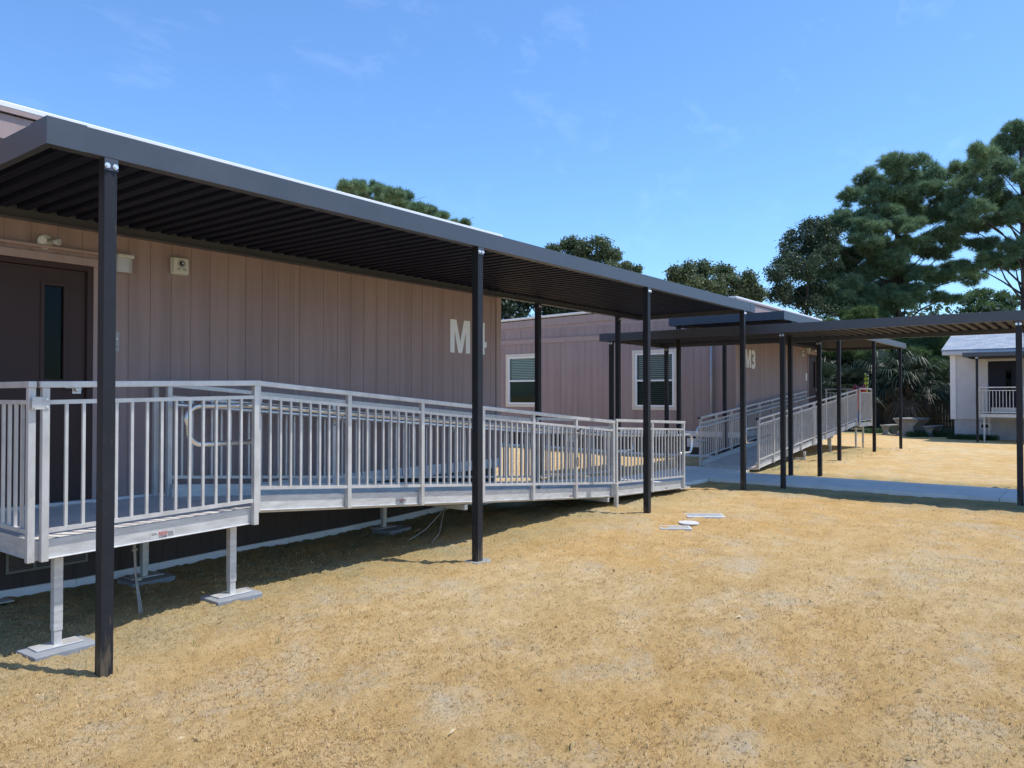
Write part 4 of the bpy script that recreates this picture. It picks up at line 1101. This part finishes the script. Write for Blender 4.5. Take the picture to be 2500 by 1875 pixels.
for s, lab in ((1,'low concrete bench left of the picnic table'),(-1,'low concrete bench right of the picnic table')):
    bx_, by_ = tx-AX[1]*s*.86, ty+AX[0]*s*.86
    bn = thing('picnic_bench', (bx_,by_,tg), lab, 'bench', 'concrete benches at the picnic table')
    slab(bx_, by_, 1.5, .32, tg+.39, tg+.44, AX).build('seat', M['tablecon'], bn, .008)
    for q in (-.5,.5):
        mb = MB(); hourglass(mb, bx_+AX[0]*q, by_+AX[1]*q, .34, .41, .12, AX, tg-.03); mb.build('pedestal', M['tablecon'], bn)

# ------------------------------------------------------------------ vegetation
def pt(px, py, d):
    """a point as sighted from the yard at distance d"""
    k = (px-1250)/1880.0
    return Vector((d*(CF+SF*k), d*(SF-CF*k), CAM_H-(py-967)/1880.0*d))
def unit(v): return v/np.maximum(1e-9, np.linalg.norm(v, axis=-1, keepdims=True))
def needle_geo(centers, dirs, length, n, width):
    """tufts of pine needles: n thin blades per tuft"""
    m = len(centers)
    C = np.repeat(centers, n, 0); D = np.repeat(dirs, n, 0)
    d = unit(D*.75 + unit(rng.normal(size=(m*n,3)))*.85)
    Lr = length*rng.uniform(.65,1.15,(m*n,1))
    side = unit(np.cross(d, rng.normal(size=(m*n,3))))*width/2
    base = C + d*.02
    V = np.stack([base-side, base+side, C+d*Lr], 1).reshape(-1,3)
    F = np.arange(len(V)).reshape(-1,3)
    return V, F
def leaf_geo(P, size, up=.3):
    m = len(P)
    nrm = unit(rng.normal(size=(m,3))+np.array([0,0,up]))
    a = unit(np.cross(nrm, rng.normal(size=(m,3)))); b = np.cross(nrm, a)
    s = size*rng.uniform(.6,1.25,(m,1))
    V = np.stack([P-a*s, P-b*s*.5+a*s*.1, P+a*s, P+b*s*.5+a*s*.1], 1).reshape(-1,3)
    return V, np.arange(len(V)).reshape(-1,4)
def shell_points(c, r, n, inner=.55):
    u = unit(rng.normal(size=(n,3)))
    rad = rng.uniform(inner**2, 1, (n,1))**.5
    # lumpy surface so that the outline is ragged
    lump = 1 + .22*np.sin(u[:,:1]*7+c[0])*np.sin(u[:,1:2]*6+c[1]*2)*np.sin(u[:,2:3]*8+c[2])
    return np.array(c) + u*rad*lump*np.array(r), u
def branchy(mb, base, targets, top_frac, r0, jitter=.25):
    """tapered trunk with limbs reaching into the crown"""
    base = Vector(base); top = Vector(top_frac); 
    pts = []
    for i in range(9):
        t = i/8; p = base.lerp(top, t); pts.append(p + Vector((random.uniform(-1,1),random.uniform(-1,1),0))*jitter*t*(1-t)*1.5)
    mb.tube(pts, r0, 12, r0*.25)
    for c in targets:
        c = Vector(c); h = (c.z-base.z)/max(.1,(top.z-base.z))
        hh = max(.12, min(.95, h-.10-random.uniform(0,.08)))
        i = min(7, int(hh*8)); s = pts[i].lerp(pts[i+1], hh*8-i)
        mid = s.lerp(c, .55) + Vector((random.uniform(-.2,.2),random.uniform(-.2,.2),random.uniform(-.05,.25)))
        rr = max(.018, r0*(1-hh)*.28+.012)
        mb.tube([s, mid, c], rr, 7, rr*.3)
        for _ in range(3):
            e = c + Vector((random.uniform(-1,1),random.uniform(-1,1),random.uniform(-.4,.6)))*.7
            mb.tube([mid.lerp(c,.6), e], rr*.4, 5, .008)
def spread(clumps, d, depth, seed, lumps=9):
    r_ = random.Random(seed); out = []
    for (x, y, rx, ry) in clumps:
        p = pt(x, y, d + r_.uniform(-depth, depth)); s = d/1880.0
        big = Vector((rx*s, rx*s, ry*s))
        for q in range(lumps):
            u = Vector((r_.gauss(0,1), r_.gauss(0,1), r_.gauss(.15,1))).normalized(); f = r_.uniform(.26,.46); e = r_.uniform(.60,.95)
            out.append((p + Vector((u.x*big.x, u.y*big.y, u.z*big.z))*e, big*f*r_.uniform(.85,1.2)))
        out.append((p, big*.42))
    return out
def pine(label, clumps, d, depth, base_px, top_px, r0=.22, mat_='needle', group='pines standing behind the buildings', dens=1.0, length=.32, seed=1, bed=None):
    cl = spread(clumps, d, depth, seed)
    b = pt(base_px, 967, d); b.z = gz(b.x, b.y)-.1
    root = thing('pine_tree', b, label, 'tree', group)
    mb = MB(); t = pt(top_px[0], top_px[1], d); branchy(mb, b, [c for c, r in cl[9::10]], t, r0)
    mb.build('trunk', M['bark'], root)
    Vs, Fs, o = [], [], 0
    for c, r in cl:
        area = 4*math.pi*((r.x*r.z)**.8*2+(r.x*r.y)**.8)/3
        n = int(max(16, area*26*dens))
        P, u = shell_points(c, (r.x, r.y, r.z), n, .35)
        dirs = unit(u*.8 + np.array([0,0,.75]) + rng.normal(size=u.shape)*.25)
        V, F = needle_geo(P, dirs, length, 15, .024*d/44+.005)
        Vs.append(V); Fs.append(F+o); o += len(V)
    mesh_np('crown', np.concatenate(Vs), np.concatenate(Fs), M[mat_], root)
    return root
def broadleaf(name, label, clumps, d, depth, base_px, top_px, mat_='leaf', group=None, dens=1.0, size=.085, seed=1, cat='tree', r0=.2, stem='trunk'):
    cl = spread(clumps, d, depth, seed)
    b = pt(base_px, 967, d); b.z = gz(b.x, b.y)-.1
    root = thing(name, b, label, cat, group)
    mb = MB(); t = pt(top_px[0], top_px[1], d); branchy(mb, b, [c for c, r in cl[9::10]], t, r0); mb.build(stem, M['bark'], root)
    Vs, Fs, o = [], [], 0
    for c, r in cl:
        area = 4*math.pi*((r.x*r.z)**.8*2+(r.x*r.y)**.8)/3
        ntw = int(max(12, area*8*dens))
        P, u = shell_points(c, (r.x, r.y, r.z), ntw, .35)
        # leaves gathered in twigs
        k = 12; Q = np.repeat(P, k, 0) + rng.normal(size=(ntw*k,3))*.13
        V, F = leaf_geo(Q, size); Vs.append(V); Fs.append(F+o); o += len(V)
    mesh_np('crown', np.concatenate(Vs), np.concatenate(Fs), M[mat_], root)
    return root
def z1(l, ox=1800, oy=280, s=.3165): return [(ox+a*s, oy+b*s, c*s, e*s) for a,b,c,e in l]

P1 = z1([(1250,430,200,100),(1480,470,150,110),(1040,500,120,95),(890,640,80,75),(1150,650,160,95),(1350,620,170,105),(1560,620,110,110),(1520,760,140,85),
 (860,840,170,110),(1000,990,150,75),(760,1010,110,80),(1260,880,180,80),(1600,900,140,80),(1150,1130,180,100),(630,1120,95,80),(570,1250,100,75),(720,1250,120,100),
 (950,1330,110,80),(1090,1400,150,75),(800,1440,140,90),(1300,1210,140,80),(1480,1080,140,60),(1650,1200,130,50),(1810,1250,110,50),(1000,760,120,60),(1400,980,120,50),(900,1190,120,80),(1400,1370,150,55),(1600,1420,120,40),(1150,1480,140,70),(950,1470,130,70),(1300,1450,140,70),(1050,1230,140,80),(800,1320,130,80),(680,1380,120,80),(560,1400,110,80),(1000,900,150,90),(1400,800,130,70),(1150,780,120,70),(1250,1060,120,60),(620,1000,90,70),(1650,780,100,70),(1660,1000,90,45),(880,1300,140,80),(1000,1400,130,80),(1200,1320,150,80),(740,1420,120,80),(1240,1400,120,70),(1420,1220,130,60),(1560,1250,120,50),(1100,1010,140,70),(900,1060,140,80)])
pine('tall pine with a domed crown standing between the two brown buildings and the grey one', P1, 44, 1.9, 2195, (2190,430), .30, seed=3)
P2 = z1([(2150,180,140,110),(2060,270,130,90),(1890,320,110,95),(1760,430,85,85),(2000,430,150,85),(2180,480,120,90),(1720,560,100,75),(1900,570,140,65),(2050,690,190,85),
 (1850,740,120,75),(2180,760,100,70),(1720,690,110,55),(1750,840,110,50),(1960,840,150,55),(1900,1010,120,60),(2150,1010,100,60),(2010,1110,150,50),(1850,1170,120,50),(2150,1150,120,50),
 (2350,250,170,120),(2400,420,170,120),(2380,640,190,110),(2420,860,180,100),(2330,1050,160,70),(1640,640,60,40)])
pine('tall pine cut by the right edge of the photo', P2, 41, 1.8, 2512, (2500,330), .32, seed=5)
P3 = [(800+a*.1808, 420+b*.1808, c*.1808, e*.1808) for a,b,c,e in [(250,200,130,60),(420,170,90,65),(600,200,130,75),(720,260,90,65),(900,300,130,75),(1050,340,90,75),(1210,470,110,50),(1350,510,130,45),(1500,570,130,50),(1850,700,60,30),
 (480,300,140,70),(760,400,160,80),(1000,480,150,80),(1300,640,180,80),(1700,720,120,50),(300,330,120,60)]]
pine('flat topped pine showing above the white roof edge of the near building', P3, 36, 1.6, 960, (950,470), .28, seed=7, dens=1.3, length=.26)
OL = z1([(600,880,120,70),(500,960,130,90),(430,1050,100,80),(400,1160,140,90),(330,1260,120,90),(300,1360,110,80),(550,1050,120,100),(700,900,90,90),(450,1400,120,90),(600,1400,150,110),(520,1180,130,120),(700,1100,110,90),(700,1500,160,90)])
broadleaf('oak_tree', 'loose small-leaved oak at the left foot of the tall domed pine', OL, 42, 1.6, 1960, (1975,660), 'leafmid', 'oaks behind the far building', 1.1, .075, 2)
OA = [(1340+a*.2532, 560+b*.2532, c*.2532, e*.2532) for a,b,c,e in [(1360,430,120,95),(1500,400,75,75),(1240,440,85,65),(1700,420,95,75),(1650,540,180,95),(1850,540,115,100),(1940,490,50,65),(2000,630,75,60),(1450,520,140,60),(1300,560,140,70),(1550,650,260,90),(1850,680,160,80)]]
broadleaf('oak_tree', 'rounded oak above the roof corner of the far brown building', OA, 40, 1.6, 1750, (1750,730), 'leaf', 'oaks behind the far building', 1.15, .085, 4)
OB = [(1340+a*.2532, 560+b*.2532, c*.2532, e*.2532) for a,b,c,e in [(200,140,70,65),(330,180,60,85),(480,160,100,80),(560,260,100,70),(300,260,120,60),(640,255,40,40),(740,370,55,30),(830,400,40,25),(400,330,200,70),(200,300,140,60),(40,200,50,20),(600,380,130,50)]]
broadleaf('oak_tree', 'oak with two pointed tops above the middle of the near canopy', OB, 46, 1.5, 1430, (1440,640), 'leaf', 'oaks behind the far building', 1.1, .09, 6)
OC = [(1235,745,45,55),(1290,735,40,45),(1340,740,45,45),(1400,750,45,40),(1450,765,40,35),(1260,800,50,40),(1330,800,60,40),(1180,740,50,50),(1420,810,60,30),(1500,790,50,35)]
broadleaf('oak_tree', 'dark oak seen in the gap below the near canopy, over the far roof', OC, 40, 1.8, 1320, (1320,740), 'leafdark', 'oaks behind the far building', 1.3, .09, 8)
OD = z1([(1800,1440,90,50),(1900,1400,100,55),(2020,1430,110,50),(2130,1430,80,45),(1950,1500,160,50),(2100,1520,120,50)])
broadleaf('pine_tree', 'hazy low tree far off between the two tall pines', OD, 72, 2.5, 2420, (2420,730), 'needle2', 'pines standing behind the buildings', .8, .10, 9)
# young pines and shrubs filling the back of the yard
YP = [(2060,790,40,22),(2110,770,40,20),(2010,800,35,22),(2160,790,45,24),(2220,800,45,24),(2090,830,60,24),(2180,845,55,26),(2030,850,40,24),(2240,850,45,26),(2290,830,40,26)]
pine('bushy young pine directly behind the cross canopy roof', YP, 41, 1.4, 2110, (2110,780), .12, 'needle2', 'young pines at the back of the yard', 1.2, .28, 11)
YQ = [(2225,870,50,26),(2160,885,40,22),(2255,895,40,22),(2120,865,36,20),(2200,905,45,22),(2285,880,30,24),(2150,850,60,22)]
pine('small bright green young pine above the fan palms', YQ, 40, 1.2, 2210, (2200,850), .10, 'needle2', 'young pines at the back of the yard', 1.3, .28, 12)
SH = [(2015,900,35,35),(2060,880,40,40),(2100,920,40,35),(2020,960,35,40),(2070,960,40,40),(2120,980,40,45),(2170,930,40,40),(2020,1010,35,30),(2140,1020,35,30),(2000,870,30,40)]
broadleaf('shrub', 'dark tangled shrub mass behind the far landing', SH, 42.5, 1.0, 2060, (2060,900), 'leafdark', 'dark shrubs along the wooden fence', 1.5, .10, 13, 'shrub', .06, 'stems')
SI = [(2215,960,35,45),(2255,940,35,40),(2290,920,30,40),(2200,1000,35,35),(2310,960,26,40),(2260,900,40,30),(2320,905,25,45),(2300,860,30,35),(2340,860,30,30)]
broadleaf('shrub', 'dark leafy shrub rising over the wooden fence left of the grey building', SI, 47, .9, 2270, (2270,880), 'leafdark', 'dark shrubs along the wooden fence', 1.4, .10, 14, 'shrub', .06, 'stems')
SJ = [(2290,930,22,30),(2312,905,18,24),(2275,900,20,24),(2300,950,18,26)]
broadleaf('shrub', 'sunlit yellowish shrub beside the thin white pole', SJ, 45.5, .5, 2295, (2295,900), 'leaf', 'dark shrubs along the wooden fence', .7, .08, 15, 'shrub', .04, 'stems')

def fan_palm(label, px, base_y, top_y, d, n, reach, lean=0, droop=.5, dry=.2, seed=1, tr=.16):
    r_ = random.Random(seed)
    b = pt(px, base_y, d); b.z = gz(b.x, b.y)-.05; t = pt(px+lean, top_y, d)
    root = thing('fan_palm', b, label, 'palm', 'fan palms in front of the wooden fence')
    mb = MB(); pts = [b.lerp(t, i/6) for i in range(7)]; mb.tube(pts, tr*1.1, 12, tr)
    for i in range(46):      # old leaf bases
        h = r_.uniform(.05,.98); a = r_.uniform(0,6.28); p = b.lerp(t, h); q = Vector((math.cos(a),math.sin(a),0))
        mb.tube([p+q*tr*.8, p+q*(tr+.12)+Vector((0,0,.16))], .03, 4, .012)
    mb.build('trunk', M['palmbark'], root)
    for mname, cnt, nm in (('palm', int(n*(1-dry)), 'frond_crown'), ('palmdry', max(1,int(n*dry)), 'dead_frond_skirt')):
        Vs = []; Fs = []; o = 0
        for i in range(cnt):
            a = 6.283*(i/cnt) + r_.uniform(-.3,.3)
            el = r_.uniform(-.5,1.15) if mname == 'palm' else r_.uniform(-1.35,-.75)
            dr = Vector((math.cos(a)*math.cos(el), math.sin(a)*math.cos(el), math.sin(el)))
            L0 = reach*r_.uniform(.40,.62)
            hub = t + dr*L0 + Vector((0,0,-.10*L0*L0))
            side = dr.cross(Vector((0,0,1))).normalized(); 
            # petiole
            s = side*.012
            pv = [t-s, t+s, hub+s*.6, hub-s*.6]; Vs += pv; Fs.append((o,o+1,o+2,o+3)); o += 4
            up = side.cross(dr).normalized(); R_ = reach*r_.uniform(.55,.75); m = 26
            for j in range(m):
                th = (j/(m-1)-.5)*R(210 if mname == 'palm' else 120)
                dd = (dr*math.cos(th) + side*math.sin(th) + up*(.12*abs(math.sin(th)))).normalized()
                Lr = R_*(.72+.28*math.cos(th))*r_.uniform(.9,1.08)
                midp = hub + dd*Lr*.55 + up*.03; tip = hub + dd*Lr + Vector((0,0,-droop*Lr*r_.uniform(.25,.75)))
                ws = dd.cross(up).normalized()*(.016+.010*Lr)
                Vs += [hub-ws*.25, hub+ws*.25, midp+ws, midp-ws]; Fs.append((o,o+1,o+2,o+3)); o += 4
                Vs += [midp-ws, midp+ws, tip+ws*.08, tip-ws*.08]; Fs.append((o,o+1,o+2,o+3)); o += 4
        mesh_np(nm, [tuple(v) for v in Vs], Fs, M[mname], root)
fan_palm('fan palm right of the far canopy posts with dead fronds hanging to the picnic table', 2222, 1050, 925, 36.2, 26, 1.8, -4, .8, .16, 1)
fan_palm('fan palm with bright drooping fan left of the picnic table', 2168, 1050, 915, 36.8, 26, 1.75, 0, .85, .12, 2)
fan_palm('low fan palm spreading behind the rails of the far landing', 2068, 1040, 950, 36.8, 22, 1.8, 0, .4, .08, 3, .14)
fan_palm('young fan palm behind the far landing next to the brown wall', 2015, 1040, 945, 38.0, 26, 1.8, 0, .4, .10, 4, .12)
fan_palm('short fan palm hugging the fence behind the picnic table', 2262, 1040, 955, 38.5, 26, 1.4, 0, .8, .08, 5, .12)

# far-off belt of woods closing the horizon
def far_wood():
    n = 5200
    a = rng.uniform(R(-35), R(125), n); d = 84 + rng.normal(0, 3.5, n)
    top = 5.5 + 4.5*vnoise(np.degrees(a)*.28, d*0, 71) + 1.6*vnoise(np.degrees(a)*1.3, d*0, 72)
    C = np.stack([d*np.cos(a), d*np.sin(a), top*rng.uniform(.02, 1, n)**.7], 1)
    k = 14; P = np.repeat(C, k, 0) + rng.normal(size=(n*k,3))*.75
    V, F = leaf_geo(P, .34)
    tag(mesh_np('woods', V, F, M['leafmid']), 'far belt of dark green woods beyond the buildings', None, None, 'stuff')
far_wood()

# grass: sparse young blades in the mulch and a rough clump by the grey building
def blades(pts, h, w, n, spreadr):
    m = len(pts); P = np.repeat(np.asarray(pts,float), n, 0)
    a = rng.uniform(0, 6.283, m*n); r_ = rng.uniform(0, spreadr, m*n)
    P[:,0] += np.cos(a)*r_; P[:,1] += np.sin(a)*r_
    b = rng.uniform(0, 6.283, m*n); hh = h*rng.uniform(.5,1.2,m*n); ln = hh*rng.uniform(.2,1.0,m*n)
    D = np.stack([np.cos(b)*ln, np.sin(b)*ln, hh], 1); S = np.stack([-np.sin(b), np.cos(b), 0*b], 1)*w/2
    mid = P + D*np.array([.4,.4,.65])
    tip = P + D*np.array([1,1,.9])
    V = np.stack([P-S, P+S, mid+S*.8, mid-S*.8, tip+S*.1, tip-S*.1], 1).reshape(-1,3)
    k = np.arange(m*n)[:,None]*6
    F = np.concatenate([k+np.array([[0,1,2,3]]), k+np.array([[3,2,4,5]])], 0)
    return V, F
gp = []
for i in range(210):
    u = rng.uniform(-.5, 12.5); v = rng.normal(5.3, .75)
    if u > 11.3 and v > 5.3: continue
    if rng.random() < .75 and vnoise(np.array([u*1.3]), np.array([v*1.3]), 40)[0] < .5: continue
    gp.append((u, v, gz(u,v)))
for i in range(16):
    u = rng.uniform(1, 12); v = rng.uniform(0, 4.6)
    if v < u*.1: continue
    gp.append((u, v, gz(u,v)))
for i in range(120):
    u = rng.uniform(16.3, 26); v = rng.uniform(4.4, 5.8); gp.append((u, v, gz(u,v)))
V, F = blades(gp, .048, .0035, 4, .05)
tag(mesh_np('grass', V, F, M['grass']), 'sparse young grass blades sprouting through the mulch', None, None, 'stuff')
gp = []
for i in range(1500):
    p = pt(rng.uniform(2215, 2332), 1055, rng.uniform(31.6, 34.5)); gp.append((p.x, p.y, gz(p.x,p.y)))
for i in range(500):
    p = pt(rng.uniform(2110, 2230), 1055, rng.uniform(34.2, 36)); gp.append((p.x, p.y, gz(p.x,p.y)))
for i in range(260):
    gp.append((rng.uniform(34.3,34.9), rng.uniform(3.2,4.8), -.04))
V, F = blades(gp, .22, .016, 6, .10)
tag(mesh_np('grass', V, F, M['grassdark']), 'rough green grass between the picnic table and the grey building', None, None, 'stuff')
# straw bits and crumbs lying on the mulch
def litter():
    n = 26000
    d = 2.6*np.exp(rng.uniform(0, math.log(14/2.6), n)); a = YAW + rng.uniform(-R(40), R(40), n)
    X = d*np.cos(a); Y = d*np.sin(a)
    keep = ~paved_mask(X, Y) & (Y < 6.9); X = X[keep]; Y = Y[keep]; n = len(X)
    P = np.stack([X, Y, surf(X, Y)+rng.uniform(-.001,.006,n)], 1)
    b = rng.uniform(0, 6.283, n); Lh = rng.uniform(.003,.011,n); wd = rng.uniform(.0012,.0032,n)
    bigs = rng.random(n) < .003; Lh = np.where(bigs, rng.uniform(.018,.035,n), Lh); wd = np.where(bigs, .010, wd)
    D = np.stack([np.cos(b)*Lh, np.sin(b)*Lh, rng.uniform(-.2,.5,n)*Lh], 1); S = np.stack([-np.sin(b)*wd, np.cos(b)*wd, 0*b], 1); U = np.stack([0*b,0*b,wd*1.4],1)
    V = np.stack([P-D, P+S, P+D, P-S, P+U], 1).reshape(-1,3); k = np.arange(n)[:,None]*5
    F = np.concatenate([k+np.array([[0,1,4]]), k+np.array([[1,2,4]]), k+np.array([[2,3,4]]), k+np.array([[3,0,4]])], 0)
    m = leaf_mat('straw_bits', [(.12,.085,.04),(.32,.23,.10),(.50,.37,.18),(.66,.55,.36)], .1, .8, 3)
    tag(mesh_np('straw_mulch', V, F, m), 'short straw bits and crumbs scattered over the ground', None, None, 'stuff')
litter()
def thatch():
    n = 70000
    d = 2.6*np.exp(rng.uniform(0, math.log(16/2.6), n)); a = YAW + rng.uniform(-R(40), R(40), n)
    X = d*np.cos(a); Y = d*np.sin(a)
    dens = vnoise(X*1.7, Y*1.7, 61)*.6 + vnoise(X*6, Y*6, 62)*.4
    keep = ~paved_mask(X, Y) & (Y < 6.95) & (rng.random(n) < np.clip((dens-.25)*2.2, .05, 1)); X = X[keep]; Y = Y[keep]
    P = np.stack([X, Y, surf(X, Y)-.003], 1)
    V, F = blades(P, .020, .0032, 3, .012)
    m = leaf_mat('dry_thatch', [(.26,.165,.07),(.50,.33,.14),(.66,.46,.22),(.78,.62,.38)], .15, .8, 3)
    tag(mesh_np('dry_grass', V, F, m), 'short matted dry grass and thatch over the yard', None, None, 'stuff')
thatch()

# ------------------------------------------------------------------ sky, sun, camera
SUN = Vector((.22, -.39, 1)).normalized()
w = bpy.data.worlds.new('World'); SC.world = w; w.use_nodes = True
N, L = w.node_tree.nodes, w.node_tree.links
bg = N['Background']
sky = N.new('ShaderNodeTexSky'); sky.sky_type = 'NISHITA'; sky.sun_disc = False
sky.sun_elevation = math.asin(SUN.z); sky.sun_rotation = math.atan2(SUN.x, SUN.y)
sky.air_density = 1.0; sky.dust_density = .6; sky.ozone_density = 3.0; sky.altitude = 0
tc = N.new('ShaderNodeTexCoord')
def cirrus(scale, rot, stretch, lo, hi):
    mp = N.new('ShaderNodeMapping'); mp.inputs['Rotation'].default_value = rot; mp.inputs['Scale'].default_value = stretch
    L.new(tc.outputs['Generated'], mp.inputs['Vector'])
    n = N.new('ShaderNodeTexNoise'); n.inputs['Scale'].default_value = scale; n.inputs['Detail'].default_value = 8; n.inputs['Roughness'].default_value = .62; n.inputs['Distortion'].default_value = .35
    L.new(mp.outputs['Vector'], n.inputs['Vector'])
    r = ramp(N, [(lo,(0,0,0)),(hi,(1,1,1))]); L.new(n.outputs['Fac'], r.inputs['Fac']); return r
c1 = cirrus(2.0, (.3,.35,R(-15)), (.8,8,11.0), .54, .84)
c2 = cirrus(.9, (0,.1,R(60)), (1.5,1.0,2.0), .42, .70)
mu = N.new('ShaderNodeMath'); mu.operation = 'MULTIPLY'; L.new(c1.outputs['Color'], mu.inputs[0]); L.new(c2.outputs['Color'], mu.inputs[1])
mv = N.new('ShaderNodeMath'); mv.operation = 'MULTIPLY'; mv.inputs[1].default_value = .10; L.new(mu.outputs[0], mv.inputs[0])
mx = N.new('ShaderNodeMix'); mx.data_type = 'RGBA'; mx.inputs[7].default_value = (6.5,7.6,9.0,1)
tn = N.new('ShaderNodeMix'); tn.data_type = 'RGBA'; tn.blend_type = 'MULTIPLY'; tn.inputs[0].default_value = 1; tn.inputs[7].default_value = (.52,.705,.88,1)
L.new(sky.outputs[0], tn.inputs[6])
L.new(mv.outputs[0], mx.inputs[0]); L.new(tn.outputs[2], mx.inputs[6])
L.new(mx.outputs[2], bg.inputs['Color']); bg.inputs['Strength'].default_value = .15
sd = bpy.data.lights.new('sun', 'SUN'); sd.energy = 2.55; sd.angle = R(.5); sd.color = (1,.955,.88)
so = bpy.data.objects.new('sun', sd); COL.objects.link(so); so.rotation_euler = (-SUN).to_track_quat('-Z','Y').to_euler(); so.location = (0,0,20)
cd = bpy.data.cameras.new('camera'); cam = bpy.data.objects.new('camera', cd); COL.objects.link(cam)
cd.sensor_width = 36; cd.lens = 36*1880/2500; cd.clip_end = 3000; cd.clip_start = .05
cam.location = (0,0,CAM_H); cam.rotation_euler = (R(90.9), 0, YAW-R(90))
SC.camera = cam
SC.view_settings.view_transform = 'Standard'; SC.view_settings.look = 'None'; SC.view_settings.gamma = 1; SC.view_settings.exposure = .88
